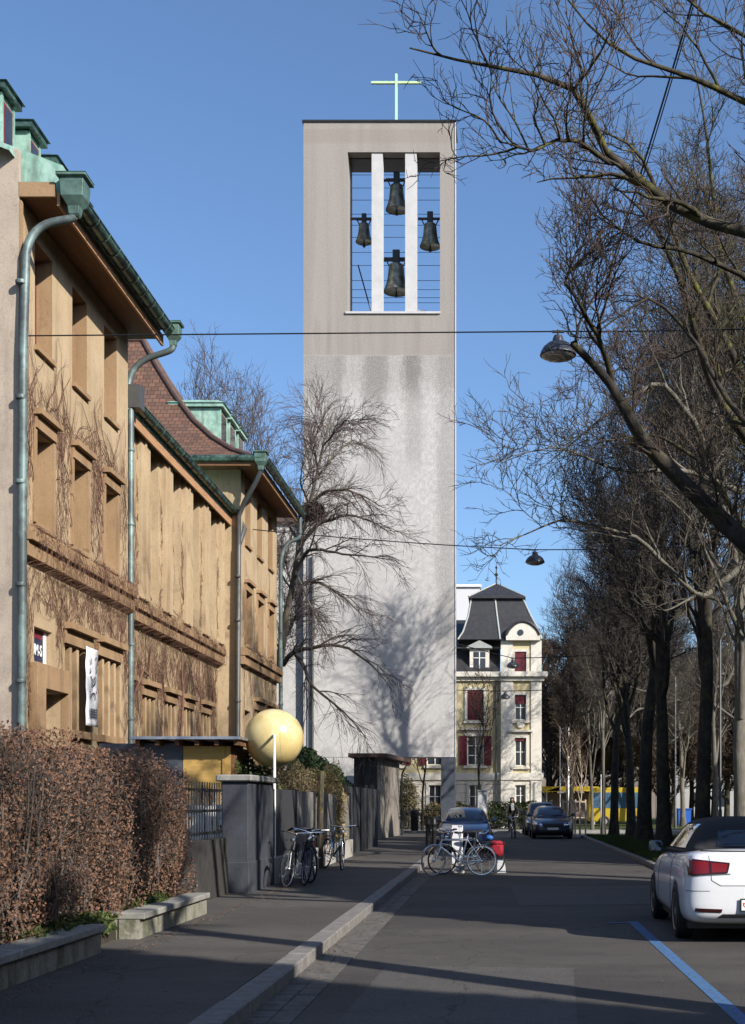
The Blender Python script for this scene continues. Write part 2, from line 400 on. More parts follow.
cz = np.repeat(lz, 4); co3[:, 2] = cz+.004+np.clip(np.abs(co3[:, 2]-cz)*.35, 0, .012); lf.vertices.foreach_set('co', co3.ravel())
tag(link_mesh('leaf_litter', lf, simple('brown leaf litter', (.16, .10, .06), .9, var=.6, scale=20)), 'dry brown leaves and grit scattered along the kerb and planter', 'leaf litter', kind='stuff')
# blue parking bay: long line and short cross line
g = MB(); g.quad((1.70, 4.0, .004), (1.82, 4.0, .004), (1.83, 17.3, .004), (1.70, 17.3, .004))
struct('blue_parking_line', g, M['blue_paint'])
g = MB(); g.quad((1.42, 17.05, .0075), (1.70, 17.05, .0075), (1.70, 17.16, .0075), (1.42, 17.16, .0075))
struct('blue_bay_end_line', g, M['blue_paint'])
struct('white_road_mark', MB().quad((-.06, 29.3, .004), (.14, 29.3, .004), (.12, 36, .004), (-.08, 36, .004)), M['white_paint'])
# round manhole cover and patches in the road
struct('road_patch', MB().quad((-1.2, 8.2, .004), (.5, 8.1, .004), (.7, 12.4, .004), (-1.1, 12.6, .004)).quad((.3, 20, .004), (2.9, 20.3, .004), (3.0, 25, .004), (.2, 24.6, .004)), asphalt('patched asphalt', (.075, .07, .064), .1))

# ================================================================== LEFT ROW OF BUILDINGS
def rect_grid(u0, u1, v0, v1, holes, P, mb):
    us = sorted({u0, u1, *[h[0] for h in holes], *[h[1] for h in holes]}); vs = sorted({v0, v1, *[h[2] for h in holes], *[h[3] for h in holes]})
    us = [u for u in us if u0 <= u <= u1]; vs = [v for v in vs if v0 <= v <= v1]
    for i in range(len(us)-1):
        for j in range(len(vs)-1):
            cu, cv = (us[i]+us[i+1])/2, (vs[j]+vs[j+1])/2
            if any(h[0] < cu < h[1] and h[2] < cv < h[3] for h in holes): continue
            mb.quad(P(us[i], vs[j], 0), P(us[i+1], vs[j], 0), P(us[i+1], vs[j+1], 0), P(us[i], vs[j+1], 0))
def reveals(holes, P, mb, d):
    for (a, b, c, e) in holes:
        mb.quad(P(a, c, 0), P(a, e, 0), P(a, e, -d), P(a, c, -d)); mb.quad(P(b, c, 0), P(b, e, 0), P(b, e, -d), P(b, c, -d))
        mb.quad(P(a, c, 0), P(b, c, 0), P(b, c, -d), P(a, c, -d)); mb.quad(P(a, e, 0), P(b, e, 0), P(b, e, -d), P(a, e, -d))
def pbox(P, mb, u0, u1, v0, v1, w0, w1):
    ps = [P(u, v, w_) for w_ in (w0, w1) for (u, v) in ((u0, v0), (u1, v0), (u1, v1), (u0, v1))]
    mb.add(ps, [(0, 3, 2, 1), (4, 5, 6, 7), (0, 1, 5, 4), (1, 2, 6, 5), (2, 3, 7, 6), (3, 0, 4, 7)])
def window(P, hole, d, parent, frame_m, bars=(1, 2), label=None, sill=None, rev=0):
    """window in a hole of a wall: a frame (the part) with a pane and a sill beneath it"""
    a, b, c, e = hole; t = .055; fr = MB()
    for (u0, u1, v0, v1) in ((a, a+t, c, e), (b-t, b, c, e), (a+t, b-t, c, c+t), (a+t, b-t, e-t, e)): pbox(P, fr, u0, u1, v0, v1, -d, -d+.05)
    nu, nv = bars
    for i in range(1, nu): u = a+(b-a)*i/nu; pbox(P, fr, u-.03, u+.03, c+t, e-t, -d+.001, -d+.044)
    for j in range(1, nv): v = c+(e-c)*j/nv+.0; pbox(P, fr, a+t, b-t, v-.02, v+.02, -d+.003, -d+.04)
    wo = fr.build('window', frame_m, parent)
    MB().quad(P(a+.01, c+.01, -d+.018), P(b-.01, c+.01, -d+.018), P(b-.01, e-.01, -d+.018), P(a+.01, e-.01, -d+.018)).build('pane', M['glass'], wo)
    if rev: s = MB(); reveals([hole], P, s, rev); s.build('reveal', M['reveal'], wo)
    if sill:
        s = MB(); pbox(P, s, a-.04, b+.04, c-.09, c-.003, -d+.06, sill); s.build('sill', M['stone2'], wo)
    if label: wo['label'] = label
    return wo
def gutter_run(Xo, Y0, Y1, Z, parent, r=.13):
    """half round gutter along the eave with brackets"""
    g = MB(); k = 10; pr = [(-r*math.cos(math.pi*i/k), -r*math.sin(math.pi*i/k)) for i in range(k+1)]
    pr += [((r-.012)*math.cos(math.pi*i/k), -(r-.012)*math.sin(math.pi*i/k)) for i in range(k+1)]
    vs = [(Xo-r+x, y, Z+z) for y in (Y0, Y1) for x, z in pr]; n = len(pr)
    g.add(vs, [(i, (i+1) % n, (i+1) % n+n, i+n) for i in range(n)]+[tuple(range(n)), tuple(range(n, 2*n))])
    y = Y0+.3
    while y < Y1: g.box(Xo-2*r-.02, Xo+.012, y, y+.03, Z-.002, Z+.012); g.tube([(Xo-r+r*1.06*math.cos(a), y+.015, Z-r*1.06*math.sin(a)) for a in [0, .5, 1, 1.57, 2.1, 2.7, 3.14]], .012, 5); y += .62
    g.tube([(Xo, Y0, Z), (Xo, Y1, Z)], .018, 6)
    return g.build('gutter', M['gutter'], parent, smooth=True)
def hopper(x, y, z, s, parent):
    """rain water head: tapered box with a cap and a spout"""
    h = MB()
    def ring(w_, zz): return [(x-w_, y-w_, zz), (x+w_, y-w_, zz), (x+w_, y+w_, zz), (x-w_, y+w_, zz)]
    lv = [(.24, 0), (.25, -.05), (.19, -.07), (.2, -.12), (.185, -.36), (.10, -.5), (.085, -.62), (.06, -.66)]
    vs = [p for w_, zz in lv for p in ring(w_*s, z+zz*s)]
    fs = [(i*4+j, i*4+(j+1) % 4, (i+1)*4+(j+1) % 4, (i+1)*4+j) for i in range(len(lv)-1) for j in range(4)]+[(0, 1, 2, 3), (28, 29, 30, 31)]
    h.add(vs, fs); return h.build('rain_hopper', M['copper_mid'], parent, bevel=.012)
def pipe(pts, r, m, parent, clips=()):
    p = MB(); p.tube(pts, r, 10)
    for (x, y, z) in clips: p.lathe([(r*1.25, -.03), (r*1.32, 0), (r*1.25, .03)], (x, y, z), 10)
    return p.build('downpipe', m, parent, smooth=True)
def bez(a, b, c, d, n=10):
    return [tuple((1-t)**3*a[i]+3*(1-t)**2*t*b[i]+3*(1-t)*t*t*c[i]+t**3*d[i] for i in range(3)) for t in [k/n for k in range(n+1)]]
ALLHOLES = {}
def wing(name, label, Xw, Y0, Y1, eave, back, near):
    root = thing(name, label, 'building', (Xw, Y0, 0))
    P = lambda u, v, w_: (Xw+w_, Y0+u, v)
    L_ = Y1-Y0; wins = []
    for k in range(3):
        a = .66+1.955*k
        wins += [(a, a+.86, 9.46, 11.25), (a, a+.82, 6.4, 8.0)]
    if near: ground = [(.62, 1.52, 4.02, 4.62), (.78, 1.95, 1.2, 3.55)]
    else: ground = [(.6, 1.5, 1.6, 4.4)]
    slits = []
    for (s0, n_) in ((2.08, 4), (4.05, 4)):
        for i in range(n_): slits.append((s0+.12+i*.40, s0+.12+i*.40+.27, 2.95, 4.5))
    holes = wins+ground+slits
    ALLHOLES[name] = (Xw, Y0, [(h[0]-.1, h[1]+.1, h[2]-.1, h[3]+.2) for h in holes], Y1-Y0)
    m = MB(); rect_grid(0, L_, 0, eave-.12, holes, P, m); reveals(ground, P, m, .36)
    # other sides of the block
    xb = Xw-back
    m.quad((xb, Y0, 0), (Xw, Y0, 0), (Xw, Y0, eave-.12), (xb, Y0, eave-.12)); m.quad((xb, Y1, 0), (Xw, Y1, 0), (Xw, Y1, eave-.12), (xb, Y1, eave-.12))
    m.quad((xb, Y0, 0), (xb, Y1, 0), (xb, Y1, eave), (xb, Y0, eave))
    m.build('wall', M['stone'], root)
    # ledge, hoods, corner strips
    t = MB()
    pbox(P, t, -.05, L_+.05, 5.98, 6.12, .001, .22); pbox(P, t, -.03, L_+.03, 5.72, 5.975, .001, .14); pbox(P, t, -.03, L_+.03, 6.125, 6.22, .001, .16)
    t.build('ledge', M['stone2'], root)
    for (a, b, c, e) in wins:
        if c < 7:
            h = MB(); pbox(P, h, a-.14, b+.14, e+.24, e+.34, .001, .17); pbox(P, h, a-.1, b+.1, e+.02, e+.237, .001, .075); pbox(P, h, a-.11, a-.002, c, e+.018, .001, .045); pbox(P, h, b+.002, b+.11, c, e+.018, .001, .045)
            h.build('window_hood', M['stone2'], root)
    for i, (a, b, c, e) in enumerate(wins):
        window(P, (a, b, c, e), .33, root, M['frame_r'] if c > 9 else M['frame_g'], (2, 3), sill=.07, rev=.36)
    for s0 in (2.08, 4.05):
        h = MB(); pbox(P, h, s0, s0+1.66, 4.78, 4.90, .001, .17); pbox(P, h, s0+.03, s0+1.63, 4.52, 4.777, .001, .06)
        h.build('window_hood', M['stone2'], root)
        h = MB(); pbox(P, h, s0+.02, s0+1.6, 2.80, 2.935, .001, .12); h.build('window_sill', M['stone2'], root)
    for hh in slits: window(P, hh, .33, root, M['frame_g'], (1, 2), rev=.36)
    # eave: soffit, fascia, wall plate
    ov = .62
    s = MB(); s.box(Xw-.35, Xw+ov, Y0-.05 if near else Y0-.62, Y1+.35, eave-.10, eave-.055); s.build('soffit', M['eave_wood'], root)
    s = MB(); s.box(Xw+ov+.002, Xw+ov+.05, Y0-.05 if near else Y0-.66, Y1+.36, eave-.25, eave-.02)
    s.build('fascia_board', wood_m('pale fascia board', (.36, .20, .10), (.46, .27, .15), axis='y'), root)
    gutter_run(Xw+.96, Y0+.2 if near else Y0-.6, Y1+.4, eave+.06, root)
    return root, P
def dormer(Xf, Yc, z0, w_, zt, depth, parent, rm='gutter'):
    """copper clad roof dormer looking towards +X"""
    d = MB(); d.box(Xf-depth, Xf, Yc-w_/2, Yc+w_/2, z0, zt-.22)
    for yy in (Yc-w_/2, Yc+w_/2-.07): d.box(Xf-.3, Xf+.03, yy+.002, yy+.068, z0+.1, zt-.225)
    o = d.build('dormer', M['copper'], parent)
    r = MB(); e = .12
    r.box(Xf-depth-.1, Xf+e, Yc-w_/2-e, Yc+w_/2+e, zt-.2, zt-.09)
    a = [(Xf-depth-.14, Yc-w_/2-e-.04, zt-.088), (Xf+e+.05, Yc-w_/2-e-.04, zt-.088), (Xf+e+.05, Yc+w_/2+e+.04, zt-.088), (Xf-depth-.14, Yc+w_/2+e+.04, zt-.088)]
    b = [(Xf-depth+.1, Yc-w_/2+.1, zt+.06), (Xf-.1, Yc-w_/2+.1, zt+.06), (Xf-.1, Yc+w_/2-.1, zt+.06), (Xf-depth+.1, Yc+w_/2-.1, zt+.06)]
    r.add(a+b, [(0, 1, 5, 4), (1, 2, 6, 5), (2, 3, 7, 6), (3, 0, 4, 7), (4, 5, 6, 7), (0, 1, 2, 3)])
    r.build('dormer_roof', M[rm], o)
    f = MB(); f.box(Xf+.002, Xf+.022, Yc-w_/2+.1, Yc+w_/2-.1, z0+.45, zt-.34); f.build('dormer_window', M['frame_r'], o)
    f = MB(); f.box(Xf+.024, Xf+.03, Yc-w_/2+.15, Yc+w_/2-.15, z0+.5, zt-.39); f.build('pane', M['glass'], o)
# ---- near wing
B1, P1 = wing('wing_building', 'tall creeper-clad tan building with green copper dormers and a doorway behind the hedge', -8.0, 21.7, 27.95, 11.78, 9, True)
# facing end wall with pilaster strip (greyish plaster) and its copper coping
e = MB(); e.box(-22, -7.995, 21.60, 21.695, 0, 12.45); e.build('end_wall', M['stone3'], B1)
e = MB(); e.box(-7.992, -7.955, 21.605, 21.695, 0, 11.6); e.build('corner_strip', M['stone2'], B1)
e = MB(); e.add([(-22, 21.34, 12.46), (-8.5, 21.34, 12.46), (-8.06, 21.34, 12.30), (-8.06, 21.34, 12.38), (-8.5, 21.34, 12.56), (-22, 21.34, 12.56)]+[(-22, 21.74, 12.46), (-8.5, 21.74, 12.46), (-8.06, 21.74, 12.30), (-8.06, 21.74, 12.38), (-8.5, 21.74, 12.56), (-22, 21.74, 12.56)],
    [(0, 1, 2, 3, 4, 5), (6, 7, 8, 9, 10, 11), (5, 4, 10, 11), (4, 3, 9, 10), (0, 1, 7, 6), (3, 2, 8, 9)]); e.build('coping', M['copper'], B1)
prof = [(-7.05, 11.86), (-7.32, 12.25), (-8.1, 12.55), (-9.2, 12.95), (-10.2, 15.0), (-12.5, 16.3), (-17, 16.3), (-17, 11.7), (-7.6, 11.70)]
e = MB(); e.prism([(x, 21.75, z) for x, z in prof], (0, 6.3, 0)); e.build('roof', M['copper'], B1)
for k in range(3): dormer(-8.95, 23.6+k*1.35+.0, 12.6, .62, 14.55, 1.6, B1)
for k in (3,): dormer(-8.95, 23.6+k*1.35, 12.6, .62, 14.55, 1.6, B1)
e = MB(); e.box(-8.0, -7.4, 21.60, 21.66, 11.66, 11.9); e.build('eave_end_board', M['stone2'], B1)
hopper(-7.1, 21.72, 12.02, 1.0, B1)
pts = bez((-7.1, 21.72, 11.42), (-7.12, 21.70, 11.2), (-7.78, 21.66, 11.45), (-7.86, 21.56, 10.7), 12)+[(-7.9, 21.54, 9), (-7.93, 21.52, .2)]
pipe(pts, .072, M['pipe'], B1, [(-7.93, 21.52, z) for z in (10.2, 8.3, 6.9, 5.2, 3.6, 2.0)])
hopper(-7.1, 28.25, 12.0, .78, B1)
pts = bez((-7.1, 28.25, 11.5), (-7.12, 28.2, 11.25), (-8.0, 28.2, 11.4), (-8.05, 28.15, 10.6), 12)+[(-7.97, 28.06, 10.3), (-7.97, 28.06, .2)]
pipe(pts, .07, M['pipe'], B1, [(-7.97, 28.06, z) for z in (9.2, 7.6, 5.0, 3.4)])
MB().box(-8.2, -7.75, 27.98, 28.35, 10.1, 10.6).build('pipe_collar', M['pipe_dark'], B1)
# doorway portal, canopy and door
e = MB(); pbox(P1, e, .35, .77, 1.0, 3.98, .001, .16); pbox(P1, e, 1.96, 2.06, 1.0, 3.98, .001, .16); pbox(P1, e, .772, 1.958, 3.56, 3.98, .001, .16)
e.build('door_surround', M['stone2'], B1, bevel=.01)
dr = MB(); pbox(P1, dr, .80, 1.93, 1.2, 3.5, -.34, -.28); dr = dr.build('door', M['frame_g'], B1)
e = MB(); pbox(P1, e, .95, 1.3, 2.2, 3.3, -.279, -.272); pbox(P1, e, 1.42, 1.8, 2.2, 3.3, -.279, -.272); e.build('pane', M['glass'], dr)
e = MB(); e.tube([P1(1.36, 2.15, -.25), P1(1.36, 2.45, -.25)], .015, 6); e.build('handle', M['chrome'], dr)
# lit sign box in the small window: dark red top, blue bottom, white lettering
s = MB(); pbox(P1, s, .64, 1.50, 4.03, 4.61, -.16, -.12); sg = s.build('sign_board', simple('dark blue sign board', (.018, .022, .06), .5), B1); sg['label'] = 'dark sign with white lettering set in the small ground floor window'
s = MB(); pbox(P1, s, .65, 1.49, 4.46, 4.60, -.119, -.114); s.build('sign_band', simple('dark red sign band', (.14, .015, .03), .5), sg)
s = MB(); pbox(P1, s, 1.36, 1.48, 4.04, 4.60, -.11, -.09); s.build('sign_edge', simple('white sign edge', (.7, .7, .7), .5), sg)
def text_mesh(name, s_, size, mat, parent, loc, rot, wscale=1, base=None):
    cu = bpy.data.curves.new(name, 'FONT'); cu.body = s_; cu.size = size; cu.extrude = .004; cu.align_x = 'CENTER'; cu.align_y = 'CENTER'; cu.offset = size*.02
    to = bpy.data.objects.new(name, cu); col.objects.link(to); dg = bpy.context.evaluated_depsgraph_get()
    me = bpy.data.meshes.new_from_object(to.evaluated_get(dg)); bpy.data.objects.remove(to)
    Mx = Matrix.Translation(Vector(loc)-BASE[parent]) @ rot.to_4x4() @ Matrix.Diagonal((wscale, 1, 1, 1))
    me.transform(Mx); me.materials.clear(); return link_mesh(name, me, mat, parent)
ROTX = Matrix(((0, 0, 1), (1, 0, 0), (0, 1, 0)))     # text reading along +Y, facing +X
text_mesh('lettering', 'EUM-S', .27, simple('white lettering', (.75, .75, .75), .5), sg, P1(1.0, 4.25, -.108), ROTX, .82)
# banner hanging between the slit windows
bn = MB(); n_ = 24; wv = lambda i: .13+.006*math.sin(i*.9)
bv = []; 
for i in range(n_+1):
    z = 4.56-i*(1.5/n_)
    for u in (3.0, 3.24, 3.48, 3.72): bv.append(P1(u, z, wv(i)+.006*math.sin(u*9+i*.4)))
bn.add(bv, [(i*4+j, i*4+j+1, i*4+j+5, i*4+j+4) for i in range(n_) for j in range(3)])
bo = bn.build('banner', simple('white banner cloth', (.72, .72, .74), .8, var=.04), None, smooth=True, base=P1(3.36, 4.56, .13))
tag(bo, 'narrow white banner with black brush strokes hanging on the creeper-clad wall', 'banner')
md = bo.modifiers.new('s', 'SOLIDIFY'); md.thickness = .006
ink = simple('black ink', (.012, .012, .014), .7)
def stroke(pts, wd):
    q = MB()
    for i in range(len(pts)-1):
        (u0, z0), (u1, z1) = pts[i], pts[i+1]; dx, dz = u1-u0, z1-z0; l = math.hypot(dx, dz); nx_, nz_ = -dz/l*wd/2, dx/l*wd/2
        q.quad(P1(u0-nx_, z0-nz_, .165), P1(u1-nx_, z1-nz_, .165), P1(u1+nx_, z1+nz_, .165), P1(u0+nx_, z0+nz_, .165))
    return q
BU = lambda u: 3.0+(u-3.66)*1.5
BZ = lambda z: 4.56-(4.70-z)*.757
ik = MB()
for s_ in ([(3.80, 4.42), (3.83, 4.34), (3.81, 4.28)], [(4.02, 4.5), (4.0, 4.43)], [(3.78, 4.18), (3.80, 4.1), (3.77, 4.04)], [(4.03, 4.30), (4.05, 4.2), (4.02, 4.08)],
           [(3.80, 3.98), (3.86, 3.86), (3.84, 3.78), (3.90, 3.74), (3.97, 3.80), (4.0, 3.92), (3.97, 4.0)], [(3.92, 3.95), (3.90, 3.8)],
           [(3.80, 3.42), (3.84, 3.52), (3.91, 3.56), (3.97, 3.50), (3.99, 3.40)], [(3.83, 3.66), (3.85, 3.6)], [(4.0, 3.62), (4.03, 3.56)]):
    stroke([(BU(u), BZ(z)) for u, z in s_], .036).build('brush_mark', ink, bo)
for r_ in range(4):
    for c_ in range(4): ik.quad(*[P1(BU(3.78+c_*.068+a), BZ(2.92+r_*.065+b), .165) for a, b in ((0, 0), (.05, 0), (.05, .048), (0, .048))])
ik.build('printed_block', ink, bo)
# ---- middle, lower section
Xm = -8.42; Y0m, Y1m = 27.97, 38.68; eavem = 10.2
B2 = thing('middle_building', 'lower tan pilastered building with one dark green gutter between the two taller wings', 'building', (Xm, Y0m, 0))
P2 = lambda u, v, w_: (Xm+w_, Y0m+u, v)
L2 = Y1m-Y0m; holes = []; up = []
for k in range(5):
    a = .55+2.1*k; up.append((a, a+.55, 6.5, 9.7))
    if k != 0 or True: pass
low = []
for k in range(5):
    for i in range(3): low.append((.62+2.0*k+i*.38, .62+2.0*k+i*.38+.26, 3.0, 4.1))
holes = up+low; m = MB(); rect_grid(0, L2, 0, eavem-.05, holes, P2, m); 
m.quad((Xm-8, Y0m, 0), (Xm, Y0m, 0), (Xm, Y0m, eavem), (Xm-8, Y0m, eavem)); m.build('wall', M['stone'], B2)
ALLHOLES['middle'] = (Xm, Y0m, [(h[0]-.05, h[1]+.05, h[2]-.05, h[3]+.2) for h in holes], L2)
for h in up: window(P2, h, .3, B2, M['frame_g'], (1, 4), sill=.05, rev=.33)
for h in low: window(P2, h, .3, B2, M['frame_g'], (1, 2), rev=.33)
for k in range(6):     # stepped pilasters
    a = 1.12+2.1*k-2.1; t = MB(); u0, u1 = max(0, a+.08), min(L2, a+1.42)
    pbox(P2, t, u0, u1, 6.23, eavem-.13, .001, .20)
    pbox(P2, t, u0+.24, u1-.30, 6.23, eavem-.13, .201, .30); pbox(P2, t, u0+.52, u0+.60, 6.24, eavem-.14, .301, .34)
    t.build('pilaster', M['stone'], B2)
for k in range(5):
    h = MB(); u = .5+2.0*k; pbox(P2, h, u, u+1.26, 4.36, 4.48, .001, .17); pbox(P2, h, u+.03, u+1.23, 4.13, 4.357, .001, .06); h.build('window_hood', M['stone2'], B2)
t = MB(); pbox(P2, t, 0, L2, 5.98, 6.12, .001, .28); pbox(P2, t, 0, L2, 5.72, 5.977, .001, .20); pbox(P2, t, 0, L2, 6.123, 6.22, .001, .24); t.build('ledge', M['stone2'], B2)
t = MB(); pbox(P2, t, .05, L2-.4, 3.0-.38, 2.72, .02, .18); t.build('basement_ledge', M['pipe_dark'], B2)
s = MB(); s.box(Xm-.3, -8.05, Y0m+.15, Y1m+.1, eavem-.12, eavem-.08); s.build('soffit', M['eave_wood'], B2)
s = MB(); s.box(-8.05, -8.0, Y0m+.15, Y1m+.1, eavem-.36, eavem-.01); s.build('fascia_board', wood_m('tan fascia board', (.36, .20, .10), (.46, .27, .15), axis='y'), B2)
gutter_run(-7.78, Y0m+.05, Y1m+.45, eavem+.06, B2, .12)
e = MB(); e.prism([(x, Y0m+.02, z) for x, z in ((-7.98, eavem+.02), (-9.5, 10.45), (-17, 10.9), (-17, 10.0), (-8.0, 10.0+.06))], (0, L2-.04, 0)); e.build('roof', M['copper'], B2)
pipe([(-7.9, 39.1, 10.2), (-7.66, 38.98, 9.8), (-7.76, 38.58, 9.2), (-7.78, 38.5, .2)], .075, M['pipe_dark'], B2, [(-7.775, 38.53, z) for z in (8.3, 7, 4.6, 3)])
# ---- far wing with the brown tiled hip roof
B3, P3 = wing('far_wing_building', 'tall tan building with brown tiled hip roof beside the bare leaning tree', -7.72, 38.7, 44.95, 11.62, 9, False)
e = MB()
for (X0, X1) in ((-17, -7.1),):
    e.box(X0, X1+.0, 38.02, 38.07, 11.45, 11.6)
e.build('side_fascia', M['eave_wood'], B3)
e = MB(); e.box(-17, -7.74, 38.07, 38.69, 11.50, 11.54); e.build('side_soffit', M['eave_wood'], B3)
e = MB(); e.tube([(-17, 37.98, 11.66), (-6.95, 37.98, 11.66)], .10, 8); e.build('side_gutter', M['gutter'], B3, smooth=True)
# roof surfaces with a bell-cast curve, unwrapped so that the tile rows follow the slope
def roof_strip(curve, hip, parent, front):
    """curve: list of (run, rise); one sheet facing the street side or the front"""
ev = [(0, 0), (.7, .42), (1.3, .95), (1.9, 1.65), (2.5, 2.6), (3.1, 3.7), (3.6, 4.75)]
Xe, Ye, Ze = -7.12, 38.05, 11.66
me = bpy.data.meshes.new('roof'); bm = bmesh.new(); uvl = bm.loops.layers.uv.new('UVMap')
def q4(ps, uvs):
    vs_ = [bm.verts.new(Vector(p)-BASE[B3]) for p in ps]; f = bm.faces.new(vs_)
    for lp, uv in zip(f.loops, uvs): lp[uvl].uv = uv
s_acc = 0
for i in range(len(ev)-1):
    (r0, h0), (r1, h1) = ev[i], ev[i+1]; l = math.hypot(r1-r0, h1-h0)
    # front (towards the camera)
    q4([(-17, Ye+r0, Ze+h0), (Xe-r0*1.2, Ye+r0, Ze+h0), (Xe-r1*1.2, Ye+r1, Ze+h1), (-17, Ye+r1, Ze+h1)], [(-17, s_acc), (Xe-r0*1.2, s_acc), (Xe-r1*1.2, s_acc+l), (-17, s_acc+l)])
    # street side
    q4([(Xe-r0*1.2, Ye+r0, Ze+h0), (Xe-r0*1.2, 45.4-r0, Ze+h0), (Xe-r1*1.2, 45.4-r1, Ze+h1), (Xe-r1*1.2, Ye+r1, Ze+h1)], [(Ye+r0, s_acc), (45.4-r0, s_acc), (45.4-r1, s_acc+l), (Ye+r1, s_acc+l)])
    # far side
    q4([(-17, 45.4-r0, Ze+h0), (Xe-r0*1.2, 45.4-r0, Ze+h0), (Xe-r1*1.2, 45.4-r1, Ze+h1), (-17, 45.4-r1, Ze+h1)], [(-17, s_acc), (Xe-r0*1.2, s_acc), (Xe-r1*1.2, s_acc+l), (-17, s_acc+l)])
    s_acc += l
bm.to_mesh(me); bm.free(); link_mesh('roof', me, M['tiles'], B3)
rt = MB(); rt.tube([(Xe-r*1.2, Ye+r, Ze+h+.03) for r, h in ev], .085, 8); rt.tube([(-17, Ye+3.6, Ze+4.78), (Xe-3.6*1.2, Ye+3.6, Ze+4.78)], .09, 8); rt.tube([(Xe-r*1.2, 45.4-r, Ze+h+.03) for r, h in ev], .085, 8)
rt.build('ridge_tiles', M['ridge'], B3, smooth=True)
for k in range(3): dormer(-8.72, 40.95+k*1.35, 12.3, .95, 14.1, 1.5, B3, 'copper')
hopper(-7.0, 38.05, 11.86, .85, B3)
pipe([(-7.0, 38.05, 11.3), (-7.15, 38.1, 11.0), (-7.55, 38.45, 10.5), (-7.76, 38.6, 10.1), (-7.76, 38.6, 9.0)], .075, M['pipe_dark'], B3)
pts = [(-6.95, 45.2, 11.55), (-6.95, 45.2, 10.9)]+bez((-6.95, 45.2, 10.9), (-7.0, 45.2, 10.6), (-7.5, 45.1, 10.9), (-7.6, 45.05, 9.9), 10)+[(-7.6, 45.05, .2)]
pipe(pts, .07, M['pipe'], B3, [(-7.6, 45.05, z) for z in (9, 7.5, 5, 3.4)])
o = MB().box(-7.715, -7.70, 44.35, 44.7, 4.6, 4.95).build('house_plate', simple('blue enamel plate', (.03, .06, .25), .3), B3)

# ---- bare creepers climbing the three facades
def creeper(key, name, label, w_off, n, seed, extra=None):
    Xw, Y0, hl, L_ = ALLHOLES[key]; g_ = np.random.default_rng(seed); T = Tubes()
    allP = []
    def strands(m, nseg, stp, zlo, zhi, r0, r1, up_=1.0):
        u = g_.random(m)*L_; z = zlo+(zhi-zlo)*g_.random(m)**1.2; an = np.pi/2+g_.normal(size=m)*.55
        P = np.zeros((m, nseg, 3)); cu = np.cumsum(g_.normal(size=(m, nseg))*.33, axis=1)
        a = np.pi/2+(an-np.pi/2)[:, None]+cu
        a = np.pi/2+(a-np.pi/2)*.75
        uu = u[:, None]+np.cumsum(np.cos(a)*stp, 1); zz = z[:, None]+np.cumsum(np.sin(a)*stp*up_, 1)
        ok = np.ones(m, bool)
        for (a0, a1, c0, c1) in hl: ok &= ~(((uu > a0) & (uu < a1) & (zz > c0) & (zz < c1)).any(1))
        ok &= (uu > .05).all(1) & (uu < L_-.05).all(1) & (zz < zhi+1.4).all(1)
        # avoid floating in front of the ledge: push outwards there
        off = w_off+.02+g_.random((m, 1))*.03+np.where((zz > 5.65) & (zz < 6.25), .22 if key != 'middle' else .27, 0)
        off = off + (np.where(zz > 6.25, .20, 0) if key == 'middle' else 0)
        P = np.stack([Xw+off, Y0+uu, zz], -1)[ok]
        rr = np.linspace(r0, r1, nseg)[None, :]*(.6+.8*g_.random((len(P), 1)))
        if len(P): T.add(P, rr, 3)
    strands(int(n*.5), 16, .09, 1.5, 4.6, .009, .003); strands(int(n*.6), 10, .08, 4.0, 5.2, .008, .003); strands(int(n*.6), 16, .10, 6.2, 8.6, .009, .003)
    strands(int(n*.3), 6, .06, 5.9, 6.2, .006, .003, .3); strands(n*4, 9, .065, 3.0, 8.5, .0042, .0018); strands(int(n*.7), 22, .09, 1.5, 4.4, .007, .003)
    if extra: extra(T, Xw, Y0)
    o = link_mesh(name, T.mesh(name, (Xw, Y0, 0)), M['vine'], base=(Xw, Y0, 0)); tag(o, label, 'climbing plant', 'bare creepers on the tan facades'); return o
def stems(T, Xw, Y0):
    for (u, pts) in ((0, [(.9, .3), (1.0, 2.2), (.7, 3.4), (1.1, 4.6), (.8, 5.3)]), (0, [(1.3, .3), (1.15, 2.5), (1.6, 3.9), (2.4, 4.7), (2.9, 4.6), (3.3, 5.4)]), (0, [(6.1, .4), (6.0, 3.0), (6.3, 4.6), (6.0, 5.7)])):
        ps = np.array([[Xw+.07, Y0+a, z] for a, z in pts])
        t = np.linspace(0, len(ps)-1, 30); P = np.stack([np.interp(t, range(len(ps)), ps[:, i]) for i in range(3)], -1)[None]
        P[0, :, 1] += np.sin(t*5)*.05; T.add(P, np.linspace(.045, .02, 30)[None], 6)
creeper('wing_building', 'creeper', 'dense bare brown creeper on the tall wall round the banner and doorway', 0, 560, 3)
creeper('middle', 'creeper', 'bare brown creeper with thick looping stems on the low pilastered wall', 0, 560, 4, stems)
creeper('far_wing_building', 'creeper', 'thin bare creeper on the wall of the wing farthest down the street', 0, 60, 5)
